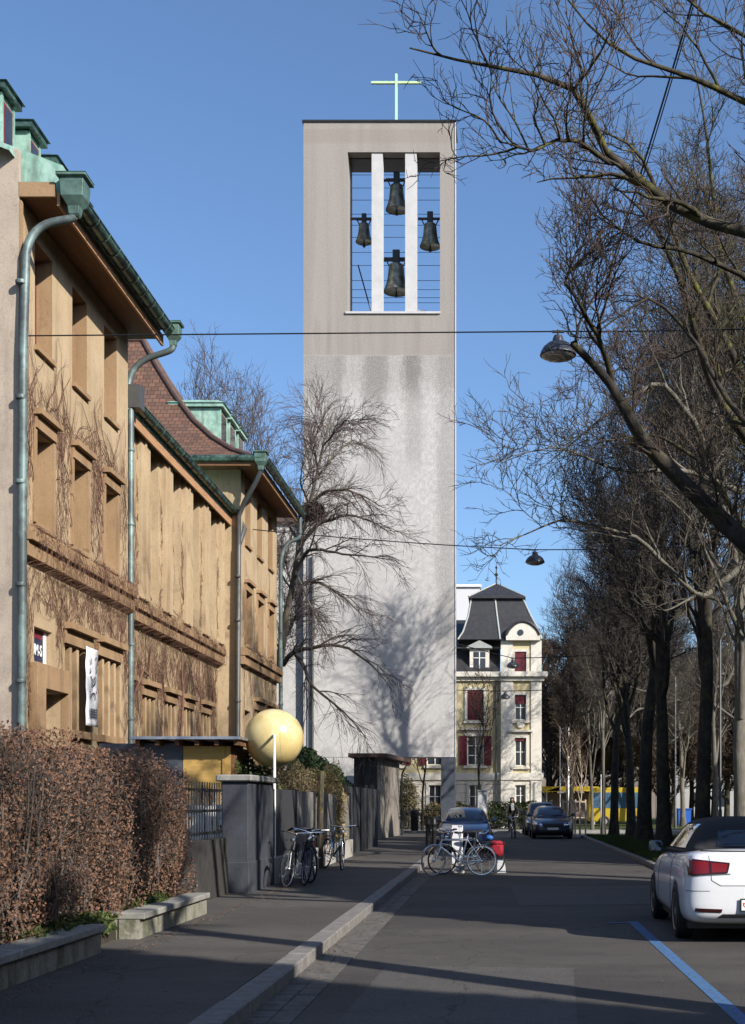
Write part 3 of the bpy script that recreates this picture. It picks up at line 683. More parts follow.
# ================================================================== BELL TOWER
TY = 60.0; K = 60/F
def tower_m():
    n = NT('tower render').world(); s = n.sep(); X, Z = s[0], s[2]
    fine = n.noise(16, 8, .85); mott = n.noise(5.5, 8, .8, 1, 1, .7); st = n.noise(1.6, 4, .6, 1, 1, .05, 3); big = n.noise(.28, 4, .6, 1, 1, .6, 8)
    wob = n.m('MULTIPLY', n.m('SUBTRACT', n.noise(1.3, 3, .6), .5), .8)
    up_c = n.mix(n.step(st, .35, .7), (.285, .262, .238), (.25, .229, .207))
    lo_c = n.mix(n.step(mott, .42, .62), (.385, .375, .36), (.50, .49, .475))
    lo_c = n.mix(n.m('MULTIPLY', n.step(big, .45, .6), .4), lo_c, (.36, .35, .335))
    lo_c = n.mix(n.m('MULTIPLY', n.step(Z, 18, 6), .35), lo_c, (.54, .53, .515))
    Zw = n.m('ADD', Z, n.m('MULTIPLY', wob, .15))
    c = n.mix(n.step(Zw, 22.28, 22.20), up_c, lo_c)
    Xw_ = n.m('ADD', n.m('ADD', X, n.m('MULTIPLY', wob, .5)), n.m('ADD', n.m('MULTIPLY', n.m('SUBTRACT', n.noise(4, 6, .8, 1, 1, .4, 21), .5), 1.1), n.m('MULTIPLY', n.m('SUBTRACT', fine, .5), .7)))
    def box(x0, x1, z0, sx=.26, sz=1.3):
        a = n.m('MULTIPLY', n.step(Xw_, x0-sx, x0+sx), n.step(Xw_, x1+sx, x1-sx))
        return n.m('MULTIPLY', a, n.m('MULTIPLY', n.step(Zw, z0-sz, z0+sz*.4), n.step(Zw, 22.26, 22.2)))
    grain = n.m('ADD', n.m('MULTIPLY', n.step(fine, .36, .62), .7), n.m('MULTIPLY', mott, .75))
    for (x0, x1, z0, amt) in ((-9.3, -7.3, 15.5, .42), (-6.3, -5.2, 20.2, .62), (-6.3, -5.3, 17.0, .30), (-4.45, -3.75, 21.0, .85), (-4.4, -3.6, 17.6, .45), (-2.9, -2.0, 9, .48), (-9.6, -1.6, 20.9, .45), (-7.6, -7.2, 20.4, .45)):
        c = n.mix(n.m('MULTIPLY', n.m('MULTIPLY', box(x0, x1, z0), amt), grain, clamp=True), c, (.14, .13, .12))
    c = n.mix(n.m('MULTIPLY', n.step(fine, .5, .66), .45), c, (.19, .175, .16))
    c = n.mix(n.m('MULTIPLY', n.step(fine, .5, .33), .35), c, (.52, .51, .49))
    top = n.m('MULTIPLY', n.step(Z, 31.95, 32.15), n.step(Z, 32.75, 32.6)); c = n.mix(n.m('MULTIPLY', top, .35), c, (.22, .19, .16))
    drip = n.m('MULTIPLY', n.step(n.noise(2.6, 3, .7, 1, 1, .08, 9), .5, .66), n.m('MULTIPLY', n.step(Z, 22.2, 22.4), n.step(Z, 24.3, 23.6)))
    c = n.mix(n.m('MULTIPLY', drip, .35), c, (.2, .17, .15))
    n.bump(n.m('ADD', fine, mott), .35, .03); return n.out(c, .92, 0, .2)
M['tower'] = tower_m()
M['tower_w'] = simple('pale concrete mullion', (.44, .44, .44), .85, var=.1, scale=2, bump=.2)
T = thing('bell_tower', 'tall grey concrete slab tower with four bells in an open top and a green cross', 'church tower', (-5.6, TY, 0))
XL, XR = -9.07, -2.08; D = 1.85; ZT = 33.0; ZB = 3.7
ox0, ox1, oz0, oz1 = -7.03, -2.77, 24.25, 31.62
b = MB()
Pf = lambda u, v, w_: (u, TY-w_, v)
hol = [(ox0, ox1, oz0, oz1)]
rect_grid(XL, XR, ZB, ZT, hol, Pf, b); rect_grid(XL, XR, ZB, ZT, hol, lambda u, v, w_: (u, TY+D, v), b); reveals(hol, Pf, b, D)
b.quad((XL, TY, 0), (XL, TY+D, 0), (XL, TY+D, ZT), (XL, TY, ZT)); b.quad((XR, TY, ZB), (XR, TY+D, ZB), (XR, TY+D, ZT), (XR, TY, ZT))
b.quad((XL, TY, ZB), (XR, TY, ZB), (XR, TY+D, ZB), (XL, TY+D, ZB)); b.quad((XL, TY, ZT), (XR, TY, ZT), (XR, TY+D, ZT), (XL, TY+D, ZT))
b.box(XL, -5.1, TY+.02, TY+D-.02, 0, ZB-.002)
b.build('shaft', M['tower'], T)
b = MB(); b.box(-2.72, XR-.02, TY+.03, TY+D-.03, 0, ZB-.003); b.build('leg', simple('leg with painted shadow', (.05, .06, .08), .85, var=.2, bump=.2), T)  # dark blue tint paints the leg's shadow into its colour
b = MB(); b.box(XL-.06, XR+.06, TY-.06, TY+D+.06, ZT, ZT+.09); b.build('cap', M['iron'], T)
b = MB(); b.box(XR-.001, XR+.05, TY-.03, TY+.1, ZB, ZT-.02); b.build('corner_bead', M['tower_w'], T)
for (x0, x1) in ((-5.93, -5.42), (-4.38, -3.85)):
    b = MB(); b.box(x0, x1, TY+.06, TY+.55, oz0+.002, oz1-.002); b.build('mullion', M['tower_w'], T)
b = MB(); b.box(ox0-.1, ox1+.02, TY-.08, TY+.4, oz0-.1, oz0-.002); b.build('sill', M['tower_w'], T)
b = MB(); b.box(ox0+.003, ox1-.003, TY+.56, TY+D-.01, oz1-.05, oz1-.003); b.build('soffit_shade_sheet', M['black'], T)  # black sheet carries the soffit's shade, as bounce light leaves it pale
for i, z in enumerate([at(0, yy, TY+2)[2] for yy in (179, 192, 204, 218, 229, 241, 256, 269, 284, 293, 301, 306)]):
    b = MB(); b.tube([(ox0, TY+1.6, z), (ox1, TY+1.6, z)], .012, 6); b.build('rod', M['iron'], T)
b = MB()
b.box(ox0+.003, -5.95, TY+.98, TY+1.06, 28.95, 29.05); b.box(-3.85, ox1-.003, TY+.98, TY+1.06, 28.95, 29.05)
b.tube([(ox0+.35, TY+1.2, 26.9), (-5.95, TY+1.2, 24.3)], .035, 6); b.build('bell_beam', M['iron'], T)
for z in (30.75, 27.0): MB().box(-5.9, -3.9, TY+.98, TY+1.06, z, z+.1).build('bell_beam', M['iron'], T)
b = MB(); b.box(-3.9, -3.45, TY+.8, TY+1.2, oz0+.02, oz0+.4); o = b.build('motor_box', M['alu'], T); MB().lathe([(.1, 0), (.1, .1)], (-3.7, TY+.74, oz0+.22), 12, 'y').build('motor_drum', M['black'], o)
# bells
bm_ = NT('bronze with green bloom'); bq = bm_.noise(3, 4, .6); M['bell'] = bm_.out(bm_.mix(bm_.step(bq, .4, .65), (.10, .105, .085), (.22, .23, .19)), .42, .7, .5)
def bell(x, ztop, zlip, w_, label):
    h = ztop-zlip; r = w_/2; root = thing('bell', label, 'bell', (x, TY+1.02, zlip), 'bells hanging in the tower opening')
    pf = [(r*.93, .02*h), (r, 0), (r*1.0, .03*h), (r*.92, .10*h), (r*.80, .24*h), (r*.70, .42*h), (r*.645, .62*h), (r*.61, .80*h), (r*.54, .91*h), (r*.3, .98*h), (.02, h)]
    MB().lathe(pf, (x, TY+1.02, zlip), 28).build('bell_body', M['bell'], root, smooth=True)
    c = MB(); c.tube([(x, TY+1.02, zlip+.1), (x, TY+1.02, zlip-.16)], .035, 8); c.lathe([(.02, -.1), (.075, -.04), (.075, .04), (.02, .1)], (x, TY+1.02, zlip-.16), 10); c.build('clapper', M['iron'], root, smooth=True)
    y_ = MB(); y_.bbox(x-r*.28, x+r*.28, TY+.93, TY+1.11, ztop-.02, ztop+h*.42, .02); y_.bbox(x-r*.95, x+r*.95, TY+.96, TY+1.08, ztop+h*.10, ztop+h*.10+.09, .01)
    for sx in (-1, 1): y_.tube([(x+sx*r*.8, TY+1.02, ztop+h*.1), (x+sx*r*.55, TY+1.02, ztop-h*.12)], .03, 6)
    y_.build('yoke', M['iron'], root)
bell(-4.85, 30.67, 29.4, 1.04, 'upper bell in the middle bay of the tower opening')
bell(-6.38, 28.84, 27.9, .80, 'small bell hanging alone in the left bay of the opening')
bell(-3.28, 28.84, 27.68, .98, 'bell hanging alone in the bay nearest the sky edge, level with the smallest one')
bell(-4.87, 26.95, 25.56, 1.2, 'largest bell, lowest in the middle bay of the opening')
cr = thing('cross', 'slender pale green copper cross standing on the tower roof', 'cross', (-4.83, TY+.6, ZT+.09))
cm = simple('pale green copper', (.38, .60, .44), .5, var=.1)
b = MB(); b.box(-4.885, -4.775, TY+.53, TY+.67, ZT+.09, 35.55); b.build('upright', cm, cr)
b = MB(); b.box(-6.0, -3.66, TY+.54, TY+.66, 35.10, 35.20); b.build('cross_arm', simple('yellow green copper', (.45, .62, .35), .5, var=.1), cr)
pp = MB(); pp.tube([(-8.63, TY-.12, .1), (-8.63, TY-.12, 13.0)], .05, 8); pp.tube([(-8.85, TY-.06, .1), (-8.85, TY-.06, 13.4)], .02, 6); pp.build('downpipe', M['pipe_dark'], T)
# church hall joined on the left of the tower
C_ = thing('church_hall', 'pale rendered church hall joined to the foot of the bell tower', 'church', (-9.2, TY+.4, 0))
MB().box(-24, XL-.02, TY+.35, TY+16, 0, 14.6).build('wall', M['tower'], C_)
r_ = MB(); r_.prism([(-24, TY+.1, 14.6), (XL-.05, TY+.1, 14.6), (-10.3, TY+.1, 15.35), (-24, TY+.1, 17.0)], (0, 16.2, 0)); r_.build('roof', M['ridge'], C_)
# old timber shed under the tower
S_ = thing('timber_shed', 'weathered grey timber shed in the shade beside the tower foot', 'shed', (-5.2, 53.5, 0))
b = MB(); y = 0
x0, y0_, x1, y1_ = -4.95, 52.5, -4.55, 58.8
for k in range(26):
    t0, t1 = k/26, (k+.93)/26; r_ = r2.uniform(0, .03)
    a0 = (x0+(x1-x0)*t0+r_, y0_+(y1_-y0_)*t0); a1 = (x0+(x1-x0)*t1+r_, y0_+(y1_-y0_)*t1)
    b.prism([(a0[0], a0[1], .12), (a1[0], a1[1], .12), (a1[0], a1[1], 3.35), (a0[0], a0[1], 3.35)], (-.04, 0, 0))
b.build('plank_wall', M['wood_old'], S_)
MB().add([(-5.9, 52.5, 0), (-4.96, 52.5, 0), (-4.60, 58.8, 0), (-5.9, 58.8, 0), (-5.9, 52.5, 3.4), (-4.96, 52.5, 3.4), (-4.60, 58.8, 3.4), (-5.9, 58.8, 3.4)], [(0, 1, 5, 4), (1, 2, 6, 5), (2, 3, 7, 6), (3, 0, 4, 7)]).build('shed_body', M['black'], S_)
MB().prism([(-6.1, 52.2, 3.42), (-4.55, 52.2, 3.42), (-4.1, 59.2, 3.42), (-6.1, 59.2, 3.42)], (0, 0, .16)).build('shed_roof', M['ridge'], S_)
pp = MB(); pp.tube([(-4.2, 59.1, 3.4), (-4.35, 59.0, 3.1), (-4.45, 59.0, 2.9), (-4.45, 59.0, .1)], .04, 6); pp.build('downpipe', M['iron'], S_)

# ================================================================== CREAM CORNER HOUSE
HYY = 83.0; kH = HYY/F
def hx(x): return (x-VX)*kH
def hz(y): return EYE+(HY-y)*kH
M['cream_y'] = wall_mat('yellow plaster', (.56, .49, .30), (.51, .44, .26), (.38, .33, .2), .25)
M['cream_w'] = wall_mat('cream stone trim', (.66, .63, .56), (.60, .57, .50), (.40, .37, .32), .3)
M['red_sh'] = simple('dark red shutter', (.11, .014, .022), .6, var=.15)
def rust():
    n = NT('cream rusticated plinth').world(); s = n.sep(); z = n.m('FRACT', n.m('MULTIPLY', s[2], 1/.55)); line = n.m('LESS_THAN', z, .07)
    c = n.mix(n.noise(1.5, 4), (.60, .55, .45), (.66, .62, .53)); c = n.mix(line, c, (.3, .27, .22)); n.bump(n.m('SUBTRACT', 1, line), .6, .04); return n.out(c, .9, 0, .2)
M['rust'] = rust()
H = thing('corner_house', 'cream and yellow corner house with red shutters and a slate turret roof', 'house', (0, HYY, 0))
PH = lambda u, v, w_: (u, HYY-w_, v)
zc0, zc1 = hz(681), hz(673); zb0, zb1 = hz(780), hz(773)
colsX = [hx(475.5), hx(435), hx(395), hx(355), hx(315)]
h_main = []
for cx in colsX: h_main += [(cx-.52, cx+.52, hz(720), hz(690)), (cx-.52, cx+.52, hz(765), hz(736)), (cx-.40, cx+.40, hz(808), hz(785))]
b = MB(); hm = [h for h in h_main if h[2] > 3.5]; rect_grid(-14, hx(501), zb1, zc0, hm, PH, b); reveals(hm, PH, b, .2); b.build('wall', M['cream_y'], H)
b = MB(); hg = [h for h in h_main if h[2] < 3.5]; rect_grid(-14, hx(501), 0, zb0, hg, PH, b); reveals(hg, PH, b, .2); b.build('plinth', M['rust'], H)
# turret front stands 12 cm proud
PT = lambda u, v, w_: (u, HYY-.12-w_, v)
tx0, tx1 = hx(501), hx(541); tc = hx(520.5)
ht = [(tc-.36, tc+.36, hz(672), hz(652)), (tc-.36, tc+.36, hz(720), hz(695)), (tc-.36, tc+.36, hz(766), hz(738)), (tc-.33, tc+.33, hz(806), hz(785))]
b = MB(); rect_grid(tx0, tx1, zb1, hz(640), ht[:3], PT, b); reveals(ht[:3], PT, b, .2)
b.quad((tx0, HYY-.12, zb1), (tx0, HYY+.2, zb1), (tx0, HYY+.2, zc0), (tx0, HYY-.12, zc0)); b.quad((tx1, HYY-.12, 0), (tx1, HYY+12, 0), (tx1, HYY+12, hz(640)), (tx1, HYY-.12, hz(640)))
b.quad((tx0, HYY-.12, zc0), (tx0, HYY+5, zc0), (tx0, HYY+5, hz(640)), (tx0, HYY-.12, hz(640)))
b.quad((-14, HYY, 0), (-14, HYY+12, 0), (-14, HYY+12, zc0), (-14, HYY, zc0)); b.quad((-14, HYY+12, 0), (tx1, HYY+12, 0), (tx1, HYY+12, zc0), (-14, HYY+12, zc0))
b.build('turret_wall', M['cream_y'], H)
b = MB(); rect_grid(tx0, tx1, 0, zb0, ht[3:], PT, b); reveals(ht[3:], PT, b, .2); b.build('turret_plinth', M['rust'], H)
b = MB()
for (x0, x1) in ((501, 513), (531, 541.5)):
    pbox(PT, b, hx(x0)-.01, hx(x1), 0, zb0-.002, .001, .08); pbox(PT, b, hx(x0)-.01, hx(x1), zb1+.002, zc0-.002, .001, .08); pbox(PT, b, hx(x0)-.01, hx(x1), zc1+.002, hz(641), .001, .08)
b.build('corner_pilasters', M['cream_w'], H)
b = MB(); pbox(PH, b, -14.2, tx0-.02, zc0, zc0+.25, -.3, .18); pbox(PH, b, -14.3, tx0-.02, zc0+.253, zc1+.05, -.3, .42); pbox(PT, b, tx0-.015, tx1+.2, zc0, zc0+.25, -.3, .2); pbox(PT, b, tx0-.015, tx1+.4, zc0+.253, zc1+.05, -.3, .42)
pbox(PH, b, -14.1, tx0-.02, zb0, zb1, -.3, .10); pbox(PT, b, tx0-.015, tx1+.15, zb0, zb1, -.3, .14); b.build('cornice', M['cream_w'], H)
def casing(P, h, parent, ped=False):
    a, b_, c, e_ = h; q = MB(); t = .17
    pbox(P, q, a-t, a-.002, c-.05, e_+t, .001, .07); pbox(P, q, b_+.002, b_+t, c-.05, e_+t, .001, .07); pbox(P, q, a-.001, b_+.001, e_+.002, e_+t, .001, .065); pbox(P, q, a-t-.06, b_+t+.06, c-.2, c-.052, .001, .14)
    if ped: pbox(P, q, a-t-.25, b_+t+.25, e_+.38, e_+.5, .001, .25); pbox(P, q, a-.1, b_+.1, e_+t+.003, e_+.378, .001, .05)
    q.build('window_casing', M['cream_w'], parent)
for i, cx in enumerate(colsX):
    a, c_, g_ = h_main[i*3:i*3+3]
    casing(PH, a, H); wo = window(PH, a, .15, H, M['frame_w'], (2, 3))
    s = MB(); pbox(PH, s, a[0]+.02, cx-.01, a[2]+.02, a[3]-.02, -.04, .0); pbox(PH, s, cx+.01, a[1]-.02, a[2]+.02, a[3]-.02, -.04, .0)
    for k in range(14): zz = a[2]+.1+k*(a[3]-a[2]-.2)/14; pbox(PH, s, a[0]+.07, cx-.07, zz, zz+.05, .002, .018); pbox(PH, s, cx+.07, a[1]-.07, zz, zz+.05, .002, .018)
    s.build('shutter', M['red_sh'], wo)
    casing(PH, c_, H, True); wo = window(PH, c_, .15, H, M['frame_w'], (2, 3))
    for sx in (-1, 1):
        s = MB(); u0, u1 = sorted((cx+sx*.54, cx+sx*1.02)); pbox(PH, s, u0, u1, c_[2], c_[3], .072, .11)
        for k in range(14): zz = c_[2]+.1+k*(c_[3]-c_[2]-.2)/14; pbox(PH, s, u0+.06, u1-.06, zz, zz+.05, .111, .125)
        s.build('shutter', M['red_sh'], wo)
    casing(PH, g_, H); window(PH, g_, .15, H, M['frame_w'], (2, 2))
for i, h in enumerate(ht):
    casing(PT, h, H, i == 2); wo = window(PT, h, .15, H, M['frame_w'], (2, 2))
    if i == 0: s = MB(); pbox(PT, s, h[0]+.02, h[1]-.02, h[2]+.02, h[3]-.02, -.05, -.01); s.lathe([(.34, 0), (.34, .04)], (tc, HYY-.10, h[3]-.02), 20, 'y'); s.build('shutter', M['red_sh'], wo)
    if i in (1, 2): s = MB(); pbox(PT, s, h[0]+.02, h[1]-.02, h[3]-(.55 if i == 1 else .2), h[3]-.02, -.08, -.04); s.build('blind', M['red_sh'], wo)
q = MB(); q.lathe([(.22, 0), (.26, .05), (.22, .1)], (tc, HYY-.25, hz(724.5)), 16, 'y'); q.build('relief_boss', M['cream_w'], H)
# gable over the turret front
n_ = 14; gx0, gx1 = hx(506), hx(540); gz = hz(641); gt = hz(623); pg = [(gx0, gz)]+[(gx0+(gx1-gx0)*i/n_, gz+.3+(gt-gz-.3)*math.sin(math.pi*i/n_)**.7) for i in range(n_+1)]+[(gx1, gz)]
b = MB(); b.prism([(x, HYY-.50, z) for x, z in pg], (0, 1.0, 0)); b.build('gable', M['cream_w'], H)
b = MB(); b.tube([(x, HYY-.5, z+.04) for x, z in pg[1:-1]], .10, 8); b.build('gable_coping', M['slate'], H)
b = MB(); b.lathe([(.19, 0), (.19, .05)], (tc, HYY-.54, hz(633.5)), 16, 'y'); b.build('oculus', M['glass'], H)
# mansard roof: steep lower slope, shallow upper one
b = MB(); zl = zc1+.06; b.prism([(-14.3, HYY-.3, zl), (-14.3, HYY+1.1, hz(646)), (-14.3, HYY+6, hz(610)+.2), (-14.3, HYY+12, zl)], (14.3+tx0-.05, 0, 0)); b.build('roof', M['slate'], H)
b = MB(); b.box(-14.35, tx0-.04, HYY+.85, HYY+1.1, hz(646)-.05, hz(646)+.05); b.build('roof_flashing', M['slate_l'], H)
for cx in (hx(479.5), hx(440), hx(400), hx(360)):
    q = MB(); w_ = .62; pbox(PH, q, cx-w_, cx+w_, hz(672), hz(649), -.9, .05); o = q.build('dormer', M['cream_w'], H)
    f = (cx-.38, cx+.38, hz(669.5), hz(652)); PD = lambda u, v, w_: (u, HYY-.055-w_, v)
    q = MB(); 
    for (u0, u1, v0, v1) in ((f[0], f[1], f[2], f[3]),): pbox(PD, q, u0, u1, v0, v1, 0, .012)
    q.build('pane', M['glass'], o)
    q = MB(); pbox(PD, q, cx-.03, cx+.03, f[2], f[3], .013, .05); pbox(PD, q, f[0], f[1], (f[2]+f[3])/2+.15, (f[2]+f[3])/2+.2, .013, .045); q.build('glazing_bar', M['frame_w'], o)
    q = MB(); pz = hz(648.5); q.prism([(cx-.8, HYY-.28, pz), (cx+.8, HYY-.28, pz), (cx+.8, HYY-.28, pz+.1), (cx, HYY-.28, pz+.5), (cx-.8, HYY-.28, pz+.1)], (0, 1.4, 0)); q.build('dormer_roof', M['slate_l'], o)
# turret roof
MB().box(hx(461), tx0-.04, HYY+.95, HYY+4.8, hz(655), hz(640)).build('turret_slate_side', M['slate'], H)
lv = [(hx(458), hx(541.5), hz(640), 0), (hx(463), hx(539.5), hz(632), .25), (hx(468), hx(531), hz(615), .75), (hx(471), hx(523), hz(597), 1.05)]
vs = []
for (x0, x1, z, ins) in lv: vs += [(x0, HYY-.35+ins, z), (x1, HYY-.35+ins, z), (x1, HYY+5-ins, z), (x0, HYY+5-ins, z)]
b = MB(); b.add(vs, [(i*4+j, i*4+(j+1) % 4, i*4+4+(j+1) % 4, i*4+4+j) for i in range(3) for j in range(4)]+[(0, 1, 2, 3), (12, 13, 14, 15)]); b.build('turret_roof', M['slate'], H)
x0, x1, z, ins = lv[3]; ap = ((x0+x1)/2-.05, HYY+2.2, hz(580)+.15)
b = MB(); b.add([(x0-.18, HYY+.45, z), (x1+.18, HYY+.45, z), (x1+.18, HYY+4.2, z), (x0-.18, HYY+4.2, z), (x0-.18, HYY+.45, z+.09), (x1+.18, HYY+.45, z+.09), (x1+.18, HYY+4.2, z+.09), (x0-.18, HYY+4.2, z+.09), ap], [(0, 1, 5, 4), (1, 2, 6, 5), (2, 3, 7, 6), (3, 0, 4, 7), (4, 5, 8), (5, 6, 8), (6, 7, 8), (7, 4, 8), (0, 1, 2, 3)])
b.build('turret_cap', M['slate'], H)
b = MB(); 
for c in (4, 5, 6, 7):
    p = [(x0-.18, HYY+.45), (x1+.18, HYY+.45), (x1+.18, HYY+4.2), (x0-.18, HYY+4.2)][c-4]; b.tube([(p[0], p[1], z+.1), ap], .05, 6)
for sx in (0, 1): b.tube([(l[sx], HYY-.35+l[3], l[2]) for l in lv], .06, 6)
b.tube([(hx(500), HYY-.36, hz(640)), (hx(497), HYY+.4, hz(615)), (hx(495), HYY+.7, hz(597))], .07, 6)
b.build('roof_ridges', M['slate_l'], H)
b = MB(); b.lathe([(.12, 0), (.05, .1), (.04, .5), (.13, .62), (.04, .75), (.03, 1.0), (.09, 1.08), (.02, 1.2), (.01, 1.5)], (ap[0], ap[1], ap[2]-.05), 10); b.build('finial', M['iron'], H, smooth=True)
pp = MB(); pp.tube([(tx0-.3, HYY-.12, .1), (tx0-.3, HYY-.12, zc0)], .055, 8); pp.build('downpipe', M['pipe_dark'], H)
# pale block behind
W_ = thing('apartment_block', 'plain pale flat-roofed block rising behind the slate turret house', 'building', (-8, 112, 0))
b = MB(); zt = EYE+(HY-587)/F*112; b.box(-26, -1.75, 112, 124, 0, zt); b.build('wall', simple('pale cladding', (.52, .52, .54), .7, var=.04, scale=.5), W_)
b = MB(); b.box(-26.2, -1.6, 111.8, 124.2, zt, zt+.2); b.build('roof_edge', M['frame_w'], W_)
for k in range(10):
    for j in range(5):
        q = MB(); q.box(-25+k*2.3, -23.9+k*2.3, 111.94, 111.99, 2+j*3.2, 3.7+j*3.2); q.build('window', M['glass'], W_)
# ================================================================== TREES
def _nrm(a): return a/(np.linalg.norm(a, axis=-1, keepdims=True)+1e-9)
def sprout(P, Rr, nch, g, t0=.25, t1=1.0, ang=(.6, 1.0), length=(1, 2), npts=6, up=.15, bend=.10, wig=.16, rr=.6, rmin=.005, taper=.25, lpar=.5, gravity=0):
    """children along every polyline of P"""
    m, n, _ = P.shape; idx = np.repeat(np.arange(m), nch); k = len(idx)
    t = t0+(t1-t0)*((np.tile(np.arange(nch), m)+g.random(k))/nch); f = np.clip(t, 0, .999)*(n-1); i = f.astype(int); u = (f-i)[:, None]
    p0 = P[idx, i]*(1-u)+P[idx, i+1]*u; T = _nrm(P[idx, i+1]-P[idx, i]); r0 = (Rr[idx, i]*(1-u[:, 0])+Rr[idx, i+1]*u[:, 0])
    perp = _nrm(np.cross(T, g.normal(size=(k, 3)))); a = (ang[0]+(ang[1]-ang[0])*g.random(k))[:, None]
    d = _nrm(np.cos(a)*T+np.sin(a)*perp+np.array([0, 0, up]))
    L = (length[0]+(length[1]-length[0])*g.random(k))*(1-lpar*t)
    pts = [p0]; cur = p0; dd = d
    for s in range(npts-1):
        dd = _nrm(dd+g.normal(size=(k, 3))*wig+np.array([0, 0, bend-gravity*s/npts])); cur = cur+dd*(L/(npts-1))[:, None]; pts.append(cur)
    Q = np.stack(pts, 1); rs = np.minimum(np.maximum(r0*rr, rmin), np.maximum(L*.03, rmin))
    return Q, rs[:, None]*np.linspace(1, taper, npts)[None, :]
def limbline(pts, r0, r1, n=16, g=None, wob=.0):
    """smooth polyline through waypoints"""
    ps = np.array([tuple(p) for p in pts], float); seg = np.r_[0, np.cumsum(np.linalg.norm(np.diff(ps, axis=0), axis=1))]
    t = np.linspace(0, seg[-1], n*4); P = np.stack([np.interp(t, seg, ps[:, i]) for i in range(3)], -1)
    ker = np.ones(5)/5
    for _ in range(2):
        Q = P.copy()
        for i in range(3): Q[2:-2, i] = np.convolve(P[:, i], ker, 'valid')
        P = Q
    P = P[np.linspace(0, n*4-1, n).astype(int)]
    if g is not None and wob: P[1:-1] += np.cumsum(g.normal(size=(n-2, 3)), 0)*wob*.25*np.sin(np.linspace(0, np.pi, n-2))[:, None]
    return P, np.linspace(r0, r1, n)
def make_tree(name, label, loc, g, H, limbs, trunk_r, mt, tw, fork=.35, levels=(7, 6, 5, 3), spread=1.0, up=.25, lean=(0, 0), extra=None, group=None, rtw=.006, gravity=0, cat='tree', lkeep=1.0, flare=True, ls=1.0, wig=1.0, l1=None):
    """trunk and boughs in one mesh, twigs of the crown in another"""
    T1, T2 = Tubes(), Tubes(); th = H*.8
    tp = [(0, 0, 0), (lean[0]*.2, lean[1]*.2, th*.25), (lean[0]*.5+g.normal()*.12, lean[1]*.5+g.normal()*.12, th*.5), (lean[0]*.8+g.normal()*.2, lean[1]*.8+g.normal()*.2, th*.75), (lean[0], lean[1], th)]
    P, r = limbline(tp, trunk_r, trunk_r*.18, 20, g, .1); r = trunk_r*(1-.82*np.linspace(0, 1, 20)**1.1)
    if flare: r[0] *= 1.45; r[1] *= 1.08
    T1.add(P[None], r[None], 12)
    La, Ra = sprout(P[None], r[None], limbs, g, fork, 1.0, (.45*spread, .85*spread), (H*.32*lkeep, H*.46*lkeep), 20, up, .07, .09, .62, .03, .16, .45, gravity)
    T1.add(La, Ra, 7)
    if extra:
        for (pts, r0, r1) in extra:
            E, er = limbline(pts, r0, r1, 20, g, .06); La = np.concatenate([La, E[None]]); Ra = np.concatenate([Ra, er[None]]); T1.add(E[None], er[None], 8)
    a, b, c, d = levels
    L2, R2 = sprout(La, Ra, a, g, .18, 1, (.5, .95), (H*.12*ls, H*.24*ls), 9, up, .05, .13*wig, .6, .012, .2, .45, gravity); T1.add(L2, R2, 5)
    L3, R3 = sprout(L2, R2, b, g, .15, 1, (.45, .95), (H*.05*ls, H*.12*ls), 7, up*.8, .04, .16*wig, .55, rtw*1.3, .35, .4, gravity); T2.add(L3, R3, 4)
    L4, R4 = sprout(L3, R3, c, g, .12, 1, (.4, .9), (H*.022*ls, H*.06*ls), 5, up*.7, .03, .18*wig, .6, rtw, .5, .3, gravity); T2.add(L4, R4, 3)
    if d: L5, R5 = sprout(L4, R4, d, g, .15, 1, (.4, .9), (H*.01*ls, H*.028*ls), 3, up*.6, .03, .15, .7, rtw*.8, .6, .2, gravity); T2.add(L5, R5, 3)
    root = thing(name, label, cat, loc, group)
    a_ = link_mesh('trunk', T1.mesh('trunk'), mt); a_.parent = root; a_.data.shade_smooth()
    b_ = link_mesh('crown', T2.mesh('crown'), tw); b_.parent = root
    return root
def place(src, label, loc, rz, s=(1, 1, 1), mats=None, group=None):
    c = copy_tree(src); c.location = loc; c.rotation_euler = (0, 0, rz); c.scale = s if isinstance(s, tuple) else (s, s, s)
    c['label'] = label
    if group: c['group'] = group
    if mats:
        for ch in c.children:
            i = 0 if ch.name.startswith('trunk') else 1
            if mats[i] and mats[i] != ch.data.materials[0]:
                ch.material_slots[0].link = 'OBJECT'; ch.material_slots[0].material = mats[i]
    return c
G = np.random.default_rng
ROW = 'bare trees in the row along the grass verge'
# --- row trees seen beyond the white car (X about 5.7), nearest to farthest
tA = make_tree('street_tree', 'first black trunk of the row, just behind the white car roof', (5.75, 37, .05), G(11), 18.0, 13, .235, M['bark_dark'], M['twig_dark'], .33, (9, 7, 5, 2), .95, .25, (.3, .3), group=ROW, rtw=.010)
tB = make_tree('street_tree', 'second black trunk beyond the white car, above its wing mirror', (5.55, 44, .05), G(12), 17.5, 12, .25, M['bark_dark'], M['twig_dark'], .3, (9, 7, 5, 2), 1.05, .2, (-.3, .4), group=ROW, rtw=.010)
tC = make_tree('street_tree', 'third black trunk beyond the white car, forking low', (5.7, 51.5, .05), G(13), 19.0, 9, .30, M['bark_dark'], M['twig_dark'], .38, (7, 6, 4, 1), 1.0, .25, (.2, -.3), group=ROW, rtw=.010)
place(tA, 'fourth black trunk beyond the white car, leaning slightly before the yellow minibus', (5.85, 57.8, .05), 2.1, (.9, .9, .92))
place(tB, 'slender black trunk before the minibus, the one nearest the parked dark cars', (5.2, 59.4, .05), 4.0, (.8, .8, .95))
